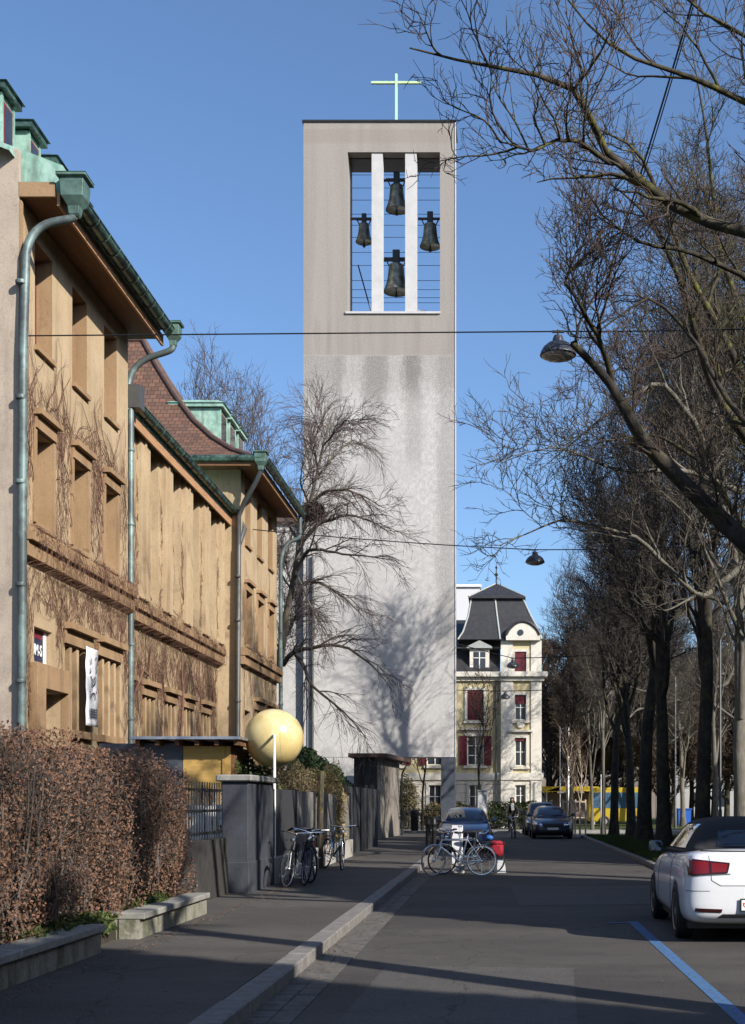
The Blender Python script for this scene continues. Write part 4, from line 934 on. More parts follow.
# near trees of the row: their trunks stand beside and before the car
n1 = at
EX6 = [([(5.75, 31, 3.6), n1(742, 640, 30.6), n1(706, 560, 30), n1(690, 520, 29.5), n1(650, 480, 29)], .09, .007), ([(5.75, 31, 8.2), n1(716, 520, 30.8), n1(700, 430, 30), n1(660, 380, 29), n1(600, 420, 28), n1(540, 470, 27.5)], .11, .007),
       ([(5.75, 31, 7.2), n1(700, 600, 30), n1(640, 540, 29), n1(560, 520, 28), n1(500, 545, 27)], .085, .007), ([(5.75, 31, 9.0), n1(690, 470, 29), n1(620, 470, 27.5), n1(560, 445, 26.5), n1(515, 455, 26)], .08, .007)]
def rel(ex, loc): return [([Vector(p)-Vector(loc) for p in pts], a, b) for pts, a, b in ex]
l6 = (5.75, 31, .05)
t6 = make_tree('street_tree', 'pale barked tree rising behind the roof of the white car', l6, G(21), 17.0, 11, .175, M['bark_pale'], M['twig_grey'], .36, (10, 7, 5, 2), 1.0, .28, (-.1, .2), rel(EX6, l6), group=ROW, rtw=.0075, ls=.72, wig=1.3, lkeep=.9)
l5 = (5.7, 25, .05)
EX5 = [([(5.7, 25, 5.6), n1(770, 480, 24.5), n1(745, 438, 24), n1(716, 401, 23.5), n1(700, 369, 23.5), n1(691, 336, 23), n1(679, 291, 22.5), n1(654, 229, 22), n1(628, 195, 21.5), n1(596, 175, 21)], .16, .007),
       ([(5.7, 25, 7.0), n1(745, 380, 24.6), n1(707, 315, 24), n1(683, 270, 23.6), n1(640, 150, 23), n1(560, 110, 22)], .12, .007),
       ([(5.7, 25, 4.2), n1(760, 560, 25), n1(700, 460, 26), n1(650, 430, 26), n1(620, 440, 26), n1(595, 440, 25)], .10, .007),
       ([(5.7, 25, 8), n1(720, 250, 25), n1(705, 120, 25), n1(690, 40, 25)], .10, .007)]
t5 = make_tree('street_tree', 'mossy barked tree whose long boughs climb over the road behind the hanging lamp', l5, G(22), 16, 9, .24, M['bark_moss'], M['twig_moss'], .36, (10, 7, 5, 1), .85, .35, (.5, .2), rel(EX5, l5), group=ROW, rtw=.0062, ls=.62, wig=1.3, lkeep=.8)
l4 = (5.7, 19, .05)
EX4 = [([(5.7, 19, 3.0), n1(800, 590, 18.8), n1(745, 548, 18.5), n1(691, 500, 18.5), n1(654, 459, 18.3), n1(630, 422, 18), n1(613, 385, 18), n1(593, 364, 17.8), n1(572, 343, 17.6)], .24, .045),
       ([n1(613, 385, 18), n1(606, 355, 17.8), n1(597, 325, 17.4), n1(588, 302, 17), n1(570, 280, 17), n1(578, 262, 17.2), n1(592, 250, 17.4)], .05, .007),
       ([(5.7, 19, 6.4), n1(800, 330, 18.8), n1(745, 276, 18.4), n1(690, 250, 18), n1(640, 245, 17.6), n1(600, 215, 17.2), n1(585, 190, 17)], .09, .007),
       ([(5.7, 19, 5.2), n1(790, 470, 19.4), n1(720, 390, 20), n1(690, 330, 20.5), n1(650, 290, 20.5), n1(575, 350, 20)], .08, .007)]
t4 = make_tree('street_tree', 'tree whose thick black bough rises beside the car to the nearest lamp', l4, G(23), 15.5, 6, .25, M['bark_dark'], M['twig'], .45, (12, 8, 5, 2), .8, .35, (.9, 0), rel(EX4, l4), group=ROW, rtw=.0055, ls=.5, wig=1.4, lkeep=.6)
l3 = (5.7, 13, .05)
EX3 = [([(5.7, 13, 5.4), n1(840, 265, 13.2), n1(745, 233, 13.5), n1(690, 222, 13.5), n1(650, 196, 13.4), n1(612, 165, 13.2), n1(586, 141, 13), n1(592, 108, 12.8), n1(576, 88, 12.6), n1(550, 75, 12.5), n1(510, 72, 12.3), n1(470, 62, 12.2), n1(440, 57, 12), n1(410, 48, 11.8)], .115, .007),
       ([n1(610, 163, 13.2), n1(588, 150, 13), n1(560, 140, 12.7), n1(535, 148, 12.5), n1(500, 142, 12.3)], .025, .008),
       ([(5.7, 13, 6.5), n1(790, 130, 13.3), n1(735, 95, 13.3), n1(690, 78, 13), n1(640, 62, 12.8), n1(600, 40, 12.6), n1(560, -10, 12.5)], .075, .007),
       ([(5.7, 13, 6.8), n1(780, 80, 13.6), n1(745, 40, 13.6), n1(700, 15, 13.5), n1(660, -30, 13.4)], .07, .007)]
t3 = make_tree('street_tree', 'nearest tree, its crooked bough reaching across the sky towards the green cross', l3, G(24), 17.5, 5, .26, M['bark_moss'], M['twig'], .55, (11, 6, 4, 1), .8, .45, (1.8, -.3), rel(EX3, l3), group=ROW, rtw=.0045, ls=.42, wig=1.5, lkeep=.45)
place(tC, 'row tree beside the road just before the nearest one, trunk outside the view', (5.7, 6.5, .05), 1.0, .95)
place(tB, 'row tree farthest back beside the viewpoint, outside the view', (5.8, .4, .05), 2.2, .95)
# --- second line, pale sunlit trunks
place(t6, 'sunlit pale trunk between the staked young trees and the yellow minibus', (5.15, 64.8, 0), 3.0, (.62, .62, .85), (M['bark_pale'], M['twig_grey']))
place(t6, 'thin sunlit pale trunk directly beside the staked young trees', (5.0, 70.5, .1), 1.2, (.55, .55, .8), (M['bark_pale'], M['twig_grey']))
place(t6, 'pale trunk beyond the footpath, between the third and second black trunks', (10.4, 84, .05), 5.2, (.9, .9, .9), (M['bark_dark'], M['twig_grey']))
place(t6, 'sunlit pale trunk on the far lawn beside the blue container', (11.9, 84.5, .05), .4, (1.0, 1.0, .9), (M['bark_pale'], M['twig_grey']))
place(t6, 'pale trunk on the lawn between the first black trunk and the pale barked tree', (11.6, 70, .05), 2.6, (.9, .9, .95), (M['bark_pale'], M['twig_grey']))
place(tA, 'dark slim tree beside the tall grey mast behind the parked dark cars', (3.85, 70.8, .1), .3, (.6, .6, .75))
place(tB, 'dark tree of the far lawn, nearest the crossing, with crossing boughs', (8.4, 74.5, .05), 1.3, (.95, .95, .9))
place(tC, 'dark tree of the far lawn standing beyond the pale barked one', (14.5, 78, .05), .9, (.95, .95, .9))
# --- brown wood behind
wood = make_tree('far_tree', 'brown bare tree of the dense wood far behind the row', (9, 104, 0), G(31), 15, 14, .22, M['bark_dark'], M['twig'], .10, (9, 9, 6, 0), 1.15, .15, group='brown bare trees far behind the row', rtw=.022)
gw = random.Random(5)
for i in range(34):
    X = 3.8+i*1.1+gw.uniform(-.8, .8); Y = gw.choice((92, 98, 104, 112))+gw.uniform(-2, 2)
    c = place(wood, 'brown bare tree of the dense wood far behind the row', (X, Y, 0), gw.uniform(0, 6.2), (gw.uniform(.8, 1.1),)*2+(gw.uniform(.72, .98),), group='brown bare trees far behind the row')
# --- leaning tree before the bell tower, long drooping twigs
lL = (-9.0, 48.5, 0)
def lt(x, y, Y): return Vector(at(x, y, Y))-Vector(lL)
gL = G(41); T1, T2 = Tubes(), Tubes()
P, r = limbline([(0, 0, 0), lt(258, 730, 48.4), lt(266, 695, 48.2), lt(281, 655, 48), lt(287, 610, 48), lt(296, 570, 48), lt(300, 540, 48), lt(309, 505, 47.9), lt(318, 470, 47.9), lt(324, 440, 48), lt(333, 412, 48)], .26, .03, 30, gL, .05)
r = .27*(1-.9*np.linspace(0, 1, 30)**.9); T1.add(P[None], r[None], 12)
EXL = [([lt(283, 665, 48), lt(292, 651, 47.6), lt(310, 648, 47.2), lt(330, 642, 46.8), lt(352, 645, 46.4), lt(374, 665, 46.2), lt(392, 690, 46)], .10), ([lt(296, 655, 47.8), lt(306, 668, 47.2), lt(312, 685, 46.8), lt(330, 700, 46.4), lt(352, 720, 46), lt(366, 738, 46)], .08),
       ([lt(297, 570, 48), lt(306, 552, 47.6), lt(318, 548, 47), lt(340, 552, 46.4), lt(366, 556, 46), lt(392, 560, 45.8)], .08), ([lt(300, 545, 48), lt(318, 522, 47.4), lt(345, 515, 46.8), lt(372, 522, 46.4), lt(394, 535, 46.2)], .09),
       ([lt(309, 505, 48), lt(325, 492, 47.6), lt(345, 490, 47), lt(366, 498, 46.8), lt(384, 508, 46.5)], .07), ([lt(290, 600, 48), lt(303, 582, 48.6), lt(322, 578, 49), lt(345, 596, 49.2), lt(366, 620, 49.4)], .07),
       ([lt(283, 640, 48), lt(293, 628, 48.6), lt(300, 605, 49), lt(303, 590, 49.4)], .05), ([lt(315, 480, 48), lt(335, 455, 48.2), lt(352, 440, 48.4), lt(366, 446, 48.6)], .05), ([lt(300, 545, 48), lt(286, 520, 48.8), lt(278, 500, 49.6), lt(274, 480, 50.4)], .06),
       ([lt(318, 470, 48), lt(312, 440, 48.2), lt(318, 415, 48.5)], .04), ([lt(292, 590, 48), lt(280, 575, 48.6), lt(276, 550, 49.4)], .04), ([lt(309, 505, 48), lt(300, 480, 47), lt(306, 450, 46.4)], .05), ([lt(296, 575, 48), lt(312, 600, 45.5), lt(330, 640, 43.8)], .05), ([lt(324, 445, 48), lt(345, 420, 47), lt(356, 425, 46)], .035)]
Ls = []; Rs = []
for pts, r0 in EXL:
    E, er = limbline(pts, r0, .014, 14, gL, .10); Ls.append(E); Rs.append(er)
La = np.stack(Ls); Ra = np.stack(Rs); T1.add(La, Ra, 7)
La2, Ra2 = sprout(P[None], r[None], 12, gL, .3, .95, (.6, 1.1), (1.1, 2.0), 14, .25, .05, .10, .4, .02, .3, .4, .12); T1.add(La2, Ra2, 5)
La = np.concatenate([La, La2]); Ra = np.concatenate([Ra, Ra2])
L2, R2 = sprout(La, Ra, 11, gL, .12, 1, (.35, .8), (.8, 1.85), 9, .10, .03, .09, .55, .010, .35, .35, .26); T2.add(L2, R2, 4)
L3, R3 = sprout(L2, R2, 6, gL, .12, 1, (.3, .7), (.6, 1.4), 7, .0, .0, .09, .6, .0085, .5, .3, .26); T2.add(L3, R3, 3)
L4, R4 = sprout(L3, R3, 3, gL, .1, 1, (.3, .7), (.3, .7), 4, 0, 0, .1, .7, .007, .6, .2, .2); T2.add(L4, R4, 3)
tl = thing('weeping_tree', 'leaning bare tree with long drooping twigs standing against the pale bell tower wall', 'tree', lL)
a_ = link_mesh('trunk', T1.mesh('trunk'), bark('grey brown bark', (.11, .095, .075), (.19, .165, .13), (.075, .06, .05), .3)); a_.parent = tl; a_.data.shade_smooth()
b_ = link_mesh('crown', T2.mesh('crown'), obj_var('grey violet twigs', (.10, .075, .07), (.14, .105, .095), (.08, .06, .05), .8, 1)); b_.parent = tl
# birds' nest in its fork
gn = G(51); C0 = np.array(at(313, 511, 47.95)); m = 900
dd = _nrm(gn.normal(size=(m, 3)))*np.array([.42, .42, .34])*(.45+.55*gn.random((m, 1))); e_ = _nrm(gn.normal(size=(m, 3)))*.16
Tn = Tubes(); Tn.add(np.stack([C0+dd-e_, C0+dd, C0+dd+e_+gn.normal(size=(m, 3))*.03], 1), np.full((m, 3), .012), 3)
tag(link_mesh('bird_nest', Tn.mesh('bird_nest', C0), M['twig_dark'], base=C0), 'big dark ball-shaped nest of twigs in the upper fork of the leaning tree', 'nest')
# --- two airy trees behind the tiled roof
place(tC, 'bare tree rising behind the green dormers of the tiled hip roof', (-12.3, 53.0, 0), 1.4, (.8, .8, 1.02), (M['bark_dark'], M['twig']))
place(tC, 'bare tree between the hip roof gutter and the bell tower, behind the leaning tree', (-10.3, 55.5, 0), 4.4, (.65, .65, 1.02), (M['bark_dark'], M['twig']))
# --- slim young street trees before the cream house
tY = make_tree('young_tree', 'young bare street tree before the red shuttered windows of the cream house', (-1.05, 70, .12), G(61), 8.6, 9, .075, M['bark_dark'], M['twig'], .35, (5, 4, 3, 0), 1.0, .2, rtw=.011)
place(tY, 'slim brown trunk seen through the opening beneath the bell tower', (-4.15, 69.5, .12), 2.0, (1, 1, .95))
# --- staked young trees
for i, (X, Y, l) in enumerate(((3.35, 64.5, 'pale stemmed young tree tied to stakes, the one nearer the dark cars'), (4.0, 64.9, 'pale stemmed young tree tied to stakes, the one nearer the minibus'))):
    t = place(tY, l, (X, Y, 0), i*2.0, (.5, .5, .62), (M['wood_stake'], M['twig']))
for i, (X, Y) in enumerate(((3.35, 64.5), (4.0, 64.9))):
    s = thing('tree_stakes', ('trio of pale timber stakes round the young tree nearer the dark cars', 'trio of pale timber stakes round the young tree nearer the minibus')[i], 'tree support', (X, Y, 0))
    for (dx, dy) in ((-.26, -.2), (.26, -.2), (0, .28)): MB().tube([(X+dx, Y+dy, 0), (X+dx*.95, Y+dy*.95, 1.75)], .045, 7).build('stake', M['wood_stake'], s)
    b = MB(); b.box(X-.3, X+.3, Y-.25, Y-.21, 1.6, 1.68); b.build('crossbar', M['wood_stake'], s)

# ---- clipped beech hedge along the planter, keeps its dry brown leaves
def volume_points(n, f, lo, hi, g):
    p = lo+(hi-lo)*g.random((n, 3)); return p[f(p)]
gh = G(71); lo = np.array([-5.55, 3.0, .25]); hi = np.array([-4.0, 18.4, 2.5])
def hedge_top(y): return 2.24+.05*np.sin(y*1.7)+.05*np.sin(y*4.1)-np.where(y > 13.5, .08*np.clip((y-13.5)/1.0, 0, 1), 0)-np.where(y > 16.6, (y-16.6)*.28, 0)
def in_hedge(p):
    x, y, z = p.T; front = -4.10+.05*np.sin(y*2.3+z*1.9)+.06*np.sin(y*5.3-z*4)-.10*np.clip(z-1.9, 0, 1)*3*(z > 1.9)-np.where(y > 17.2, (y-17.4)*.4, 0)
    end = 18.1+.12*np.sin(z*4+x*3)-.15*np.abs(z-1.2)
    return (x < front) & (x > -5.5) & (z < hedge_top(y)) & (y < end) & (z > .35)
pts = volume_points(620000, in_hedge, lo, hi, gh)
# keep mostly the outer shell where leaves get light
x, y, z = pts.T; dep = np.minimum.reduce([(-4.12-x), hedge_top(y)-z, 17.85-y+.0]); keep = gh.random(len(pts)) < np.where(dep < .2, .50, .06); pts = pts[keep]
hroot = thing('beech_hedge', 'tall clipped beech hedge with dry brown leaves behind the low planter walls', 'hedge', (-4.7, 10.5, .115))
o = link_mesh('leaves', leaves_mesh('leaves', pts, .0185, gh, .55, (-4.7, 10.5, .115)), M['beech']); o.parent = hroot
Tn = Tubes(); m = 620; p0 = np.stack([-4.25-gh.random(m)*1.1, 3+gh.random(m)*14.6, np.full(m, .2)], 1)
S_p = np.zeros((m, 8, 3)); S_p[:, 0] = p0
for s_i in range(1, 8): S_p[:, s_i] = S_p[:, s_i-1]+np.stack([gh.normal(size=m)*.05, gh.normal(size=m)*.07, np.full(m, .245)], 1)
S_p[:, :, 0] = np.minimum(S_p[:, :, 0], -4.2); S_r = np.full((m, 8), .016)*np.linspace(1, .4, 8)[None]; Tn.add(S_p, S_r, 5)
Q, q = sprout(S_p, S_r, 14, gh, .15, 1, (.6, 1.2), (.35, .7), 5, .3, .05, .2, .5, .004, .5, .2); 
ok = in_hedge(Q.reshape(-1, 3)).reshape(len(Q), 5).all(1); Q, q = Q[ok], q[ok]; Tn.add(Q, q, 3)
Q2, q2 = sprout(Q, q, 6, gh, .2, 1, (.5, 1.1), (.12, .3), 4, .2, 0, .25, .7, .0028, .6, .2); ok = in_hedge(Q2[:, :3].reshape(-1, 3)).reshape(len(Q2), 3).all(1); ok2 = ok | (gh.random(len(Q2)) < .03); Tn.add(Q2[ok2], q2[ok2], 3)
o = link_mesh('branches', Tn.mesh('branches', (-4.7, 10.5, .115)), M['beech_twig']); o.parent = hroot
def shrub(name, label, c, rad, n, size, mat, seed, aspect=.5, twigs=0, cat='shrub', cone=0, group=None):
    g_ = G(seed); p = _nrm(g_.normal(size=(n, 3)))*(g_.random((n, 1))**.28)
    lump = 1+.13*np.sin(p[:, 0:1]*5+seed)+.13*np.sin(p[:, 1:2]*6+seed*2)+.10*np.sin(p[:, 2:3]*9+seed*3)
    p = p*lump
    if cone: hz_ = (p[:, 2]+1)/2; p[:, :2] *= np.clip(1.15-cone*hz_, .12, 1.2)[:, None]
    p = p*np.array(rad)+np.array([0, 0, rad[2]]); base = (c[0], c[1], c[2])
    root = thing(name, label, cat, base, group)
    o = link_mesh('foliage', leaves_mesh('foliage', p, size, g_, aspect), mat); o.parent = root
    Tn = Tubes(); k = 14; q0 = np.zeros((k, 6, 3)); q0[:, 0, :2] = g_.normal(size=(k, 2))*.1*rad[0]; tgt = _nrm(g_.normal(size=(k, 3)))*np.array([.6, .6, .3])
    for i in range(1, 6): q0[:, i] = q0[:, 0]+(tgt*np.array(rad)+np.array([0, 0, rad[2]*1.2]))*(i/5)+g_.normal(size=(k, 3))*.04
    rr = np.linspace(.035, .008, 6)[None].repeat(k, 0)*min(1, rad[2]); Tn.add(q0, rr, 5)
    if twigs:
        Q, q = sprout(q0, rr, twigs, g_, .3, 1, (.4, 1), (rad[2]*.5, rad[2]*.9), 5, .3, .05, .15, .5, .008, .5); Tn.add(Q, q, 3)
        Q, q = sprout(Q, q, 5, g_, .2, 1, (.4, 1), (rad[2]*.2, rad[2]*.4), 4, .3, .05, .15, .5, .006, .5); Tn.add(Q, q, 3)
    o = link_mesh('stem', Tn.mesh('stem'), M['twig']); o.parent = root; return root
shrub('garden_shrub', 'green leafy shrub beneath the yellow ball sign', (-4.9, 25.2, .1), (.55, .9, 1.22), 6000, .05, M['shrub_green'], 3)
shrub('garden_hedge', 'brown winter hedge topping the grey fence behind the bicycles', (-4.75, 29.2, .1), (.5, 3.6, 1.25), 30000, .035, M['shrub_brown'], 5, .3, 10, 'hedge')
shrub('reed_clump', 'yellow dry reeds rising over the fence beside the green conifer', (-4.45, 33.4, .1), (.5, .9, 1.2), 5000, .09, M['pampas'], 6, .12)
shrub('garden_conifer', 'dark green conifer bush standing over the end of the grey fence', (-4.85, 35.6, .1), (.40, 1.3, 1.26), 9000, .05, M['evergreen'], 7, .5)
shrub('yew_hedge', 'black green yew hedge filling the dark corner before the timber shed', (-6.4, 45.5, .1), (1.0, 8.5, 1.45), 50000, .08, M['evergreen'], 8, .5, 0, 'hedge')
# ivy spilling over the planter
shrub('planter_ivy', 'low green ivy spilling over the nearer planter wall', (-4.25, 12.6, .2), (.3, 1.3, .14), 2600, .032, M['shrub_green'], 12, .7, cat='ivy')
shrub('planter_fern', 'small green weeds at the far end of the planter wall', (-4.2, 15.6, .28), (.18, .9, .10), 900, .03, M['shrub_green'], 13, .6, cat='weeds')
# shrubs before the cream house
for i, (x, Y, w_, h_, mt, l) in enumerate(((405, 75, .9, 1.5, 'shrub_olive', 'pinkish twiggy shrub by the garden fence, seen under the bell tower'), (436, 76, 1.1, .7, 'shrub_brown', 'low brown shrub behind the blue parked car roof'), (462, 76, .9, .75, 'shrub_olive', 'low shrub at the foot of the cream plinth beside the grey cabinet'),
        (495, 74, 1.0, .75, 'shrub_green', 'rounded green shrub between the grey cabinet and the cyclist'), (523, 74, 1.1, .85, 'shrub_green', 'rounded green shrub at the house corner behind the cyclist'), (540, 74, .7, .6, 'shrub_brown', 'brown shrub behind the parked estate car'))):
    shrub('front_shrub', l, ((x-VX)/F*Y, Y, .1), (w_, .8, h_), 4500, .07, M[mt], 20+i, .5, 5)
# unseen dark evergreens added across the verge to cast the road's shade bands
ev0 = shrub('shade_evergreen', 'dense dark evergreen added to shade the road, far out beside the viewpoint', (12.6, -4.5, 0), (2.6, 2.9, 6.4), 26000, .26, M['evergreen'], 31, .7, 0, 'tree', .45, 'evergreens added across the verge for shade')
EVP = ((-2.3, 1), (10.0, 1.0), (11.9, .92), (13.6, 1.0), (15.2, 1.0), (30.0, 1.0), (34.6, .95), (38.6, 1.05), (42.6, 1.0), (46.2, .9), (50.2, .95), (54.2, .95), (-9, 1), (-13.5, 1))
for i, (y_, s_) in enumerate(EVP):
    c = copy_tree(ev0); c.location = (12.4+.3*math.sin(i*2.1)+(.9 if y_ > 48 else 0), y_, 0); c.rotation_euler = (0, 0, i*1.3); c.scale = (s_*.92, s_*.92, s_); c['label'] = 'dense dark evergreen added to shade the road, outside the view'
ev0['label'] = 'dense dark evergreen added to shade the road, outside the view'
# ================================================================== STREET THINGS
# low planter walls with stone copings
def planter(label, segs, loc):
    t = thing('planter_wall', label, 'low wall', loc)
    b = MB()
    for (x0, x1, y0, y1) in segs: b.box(x0, x1, y0, y1, .05, .325)
    b.build('wall', M['moss_conc'], t)
    c = MB()
    for (x0, x1, y0, y1) in segs:
        if x1-x0 < y1-y0:
            y = y0
            while y < y1-.05: e_ = min(y+r2.uniform(.85, 1.1), y1); c.bbox(x0-.03+r2.uniform(-.006, .006), x1+.05+r2.uniform(-.006, .006), y+.004, e_-.004, .327, .395+r2.uniform(0, .006), .008); y = e_
        else: c.bbox(x0, x1-.004, y0-.045, y1+.03, .327, .397, .008)
    c.build('coping', M['coping'], t)
    return t
planter('nearer mossy planter wall with grey coping under the beech hedge', [(-4.12, -3.9, 3.0, 12.7)], (-4.0, 8, .1))
planter('second mossy planter wall, set back where the hedge steps, ending by the iron fence', [(-4.1, -3.88, 13.98, 17.2), (-4.95, -4.12, 13.98, 14.2)], (-4.0, 15.5, .1))
struct('planting_soil', MB().box(-5.7, -4.13, 3, 17.6, .0, .27), M['soil'])
# iron fence on its dark base
ft = thing('iron_fence', 'black iron railing between the beech hedge and the grey pier', 'fence', (-4.5, 19.4, .1))
MB().box(-4.62, -4.40, 17.55, 21.05, .1, 1.02).build('base_wall', simple('dark stained plinth', (.035, .033, .03), .9, var=.4), ft)
for zz in (1.12, 1.46, 1.78): MB().box(-4.53, -4.49, 17.55, 21.05, zz-.02, zz+.02).build('rail', M['iron'], ft)
y = 17.65
while y < 21: MB().tube([(-4.51, y, 1.0), (-4.51, y, 1.9)], .012, 6).build('bar', M['iron'], ft); y += .17
# grey pier with cap
pr = thing('gate_pier', 'dark grey blue rendered pier with flat cap beside the bicycles', 'pier', (-4.3, 22.3, .1))
MB().bbox(-4.52, -4.09, 21.1, 23.45, .1, 1.93, .015).build('shaft', M['dark_wall'], pr)
MB().bbox(-4.54, -4.07, 21.08, 23.47, .1, .62, .012).build('plinth', M['dark_wall'], pr)
MB().bbox(-4.60, -4.02, 21.02, 23.53, 1.932, 2.04, .02).build('cap', M['coping'], pr)
# garden shed with grey panel, yellow boards and a thin flat canopy
sh = thing('garden_pavilion', 'low timber pavilion with grey and yellow boards under a thin flat roof', 'shed', (-6.5, 24.5, .1))
MB().box(-7.4, -5.86, 24.0, 24.06, .9, 2.68).build('grey_panel', M['panel_slate'], sh)
MB().box(-5.85, -4.98, 24.0, 24.06, 1.8, 2.63).build('yellow_board', M['wood_yellow'], sh)
MB().box(-5.12, -5.08, 23.97, 23.995, 1.8, 2.63).build('batten', M['wood_yellow'], sh)
MB().box(-5.02, -4.98, 24.07, 25.8, 1.8, 2.63).build('side_board', M['eave_wood'], sh)
MB().box(-7.4, -5.0, 24.07, 25.8, .1, .3).build('floor', M['conc'], sh)
MB().box(-5.85, -5.0, 24.3, 24.36, .3, 1.55).build('white_board', simple('white washed board', (.58, .58, .56), .8, var=.15), sh)
for X in (-7.35, -5.95, -5.05): MB().box(X, X+.09, 24.08, 24.17, .3, 1.79 if X > -6 else .9).build('post', M['eave_wood'], sh)
MB().box(-6.72, -4.72, 23.6, 26.1, 2.74, 2.79).build('roof', M['alu'], sh)
for k in range(6): MB().box(-6.65+k*.36, -6.57+k*.36, 23.7, 26.0, 2.635, 2.738).build('rafter', M['eave_wood'], sh)
# yellow ball on a pole
sx_, sy_, sz_ = -4.30, 24.75, 2.82
def ball_m():
    n = NT('pale yellow lacquered ball'); s = n.sep(); a = n.noise(2.2, 5, .7, 1, 1, .5); f = n.noise(9, 4, .7)
    c = n.mix(n.step(a, .35, .65), (.55, .42, .17), (.64, .54, .28)); c = n.mix(n.m('MULTIPLY', n.step(f, .5, .75), .3), c, (.45, .31, .1))
    seam = n.m('LESS_THAN', n.m('ABSOLUTE', n.m('SUBTRACT', s[0], .06)), .006); c = n.mix(n.m('MULTIPLY', seam, .5), c, (.3, .2, .06)); return n.out(c, .28, 0, .5, .3)
bl = thing('ball_sign', 'big pale yellow ball held up on a slim white pole over the fence', 'ball sign', (-4.16, 23.98, .1))
b = MB(); Rb = .555; b.lathe([(Rb*math.sin(math.pi*i/32)+.0005, -Rb*math.cos(math.pi*i/32)) for i in range(33)], (sx_, sy_, sz_), 48); b.build('ball', ball_m(), bl, smooth=True)
b = MB(); b.tube([(-4.16, 23.98, .1), (-4.16, 23.98, 2.78), (-4.165, 24.0, 2.82), (-4.22, 24.22, 2.84)], .026, 10); b.build('pole', M['frame_w'], bl, smooth=True)
# board fence along the pavement
fb = thing('board_fence', 'grey boarded garden fence on a concrete base behind the parked bicycles', 'fence', (-4.2, 29, .1))
MB().box(-4.28, -4.06, 23.5, 35.9, .1, .58).build('base_wall', M['conc'], fb)
for i, (y0, y1, mt, z1) in enumerate(((23.52, 26.3, 'panel_dark', 1.84), (26.34, 28.9, 'panel_grey', 1.82), (29.5, 30.2, 'panel_grey', 1.8), (31.0, 33.3, 'panel_grey', 1.80), (33.34, 35.8, 'panel_grey', 1.78))):
    MB().box(-4.19, -4.15, y0, y1, .60, z1).build('panel', M[mt], fb)
for y in (23.55, 26.32, 28.95, 30.95, 33.32, 35.84): MB().box(-4.2, -4.11, y-.03, y+.03, .59, 1.86).build('post', M['iron'], fb)
MB().tube([(-4.04, 29.2, .1), (-4.05, 29.25, 1.2), (-4.02, 29.2, 2.3)], .075, 8).tube([(-4.05, 29.22, 1.7), (-4.0, 29.5, 2.0)], .03, 6).build('timber_post', M['bark_moss'], fb)
gt_ = thing('dark_gap_panels', 'near black panels added to darken the gap beyond the grey panels, before the timber shed', 'dark panel', (-4.3, 43, .1))  # added dark panels, for a corner that the tree shade leaves lit
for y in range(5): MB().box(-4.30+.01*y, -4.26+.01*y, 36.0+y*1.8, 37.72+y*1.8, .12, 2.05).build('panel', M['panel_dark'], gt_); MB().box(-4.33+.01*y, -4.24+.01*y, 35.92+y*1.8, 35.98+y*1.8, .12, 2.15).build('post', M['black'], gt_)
# overhead wires and hanging lamps
def sag(a, b, s, n=24): return [tuple(Vector(a).lerp(Vector(b), i/n)-Vector((0, 0, s*4*(i/n)*(1-i/n)))) for i in range(n+1)]
LY = (21.7, 40.5, 60.5, 76.0); LX = (.97, 1.09, .6, .3); LZ = (9.33, 9.35, 8.2, 8.0)
labels = ('nearest hanging street lamp, dark domed shade beside the black bough', 'second hanging street lamp in front of the slate turret house crown', 'small third hanging lamp before the turret gable', 'smallest and farthest hanging lamp before the cream house')
wl = ('span wire carrying the nearest street lamp, from the tall wing to the tree side', 'span wire carrying the second street lamp across the bell tower', 'third span wire low across the foot of the bell tower', 'fourth and farthest span wire before the cream house')
for i in range(4):
    X, Y, Z = LX[i], LY[i], LZ[i]; s = 1 if i < 2 else .9
    left = [(-7.98, 21.9, 9.45), (-7.70, 40.5, 10.1), (-9.0, 60-.02, 10.9), (-6.5, 82.9, 9.0)][i]
    right = (10.2, Y, Z+.5+ (0 if i < 2 else .2))
    wt = MB(); wt.tube(sag(left, (X, Y, Z+.12), .06 if i else -.0), .0125+.004*i, 5); wt.tube(sag((X, Y, Z+.12), right, .1), .0125+.004*i, 5)
    wo = wt.build('span_wire', M['black'], None, base=left); tag(wo, wl[i], 'wire', 'lamp span wires')
    # mast at the far end, beyond the verge
    ms = thing('wire_mast', ('steel mast beyond the verge that holds the nearest span wire', 'steel mast on the verge that holds the second span wire', 'steel mast on the far lawn that holds the third span wire', 'farthest steel mast, holding the last span wire')[i], 'mast', (10.25, Y, .05))
    MB().lathe([(.09, 0), (.085, 1.2), (.06, 1.25), (.045, right[2]+.2), (.01, right[2]+.25)], (10.25, Y, .05), 10).build('shaft', M['pipe_dark'], ms, smooth=True)
    lp = thing('hanging_lamp', labels[i], 'street lamp', (X, Y, Z), 'lamps hung over the road')
    q = MB(); q.lathe([(.02, .02), (.07, .0), (.09, -.05), (.10, -.10), (.17, -.13), (.25, -.20), (.295, -.28), (.305, -.33), (.295, -.335), (.24, -.25), (.12, -.16), (.02, -.14)], (X, Y, Z+.05), 28); q.build('lamp_shade', simple('dark grey enamel', (.05, .055, .065), .35, .2), lp, smooth=True)
    q = MB(); q.lathe([(.28, -.335), (.26, -.36), (.15, -.40), (.02, -.42)], (X, Y, Z+.05), 24); q.build('diffuser', simple('milky lamp cover', (.38, .38, .36), .3), lp, smooth=True)
    q = MB(); q.tube([(X, Y, Z+.05), (X, Y, Z+.15)], .02, 6); q.box(X-.1, X+.1, Y-.02, Y+.02, Z+.10, Z+.135); q.build('bracket', M['iron'], lp)
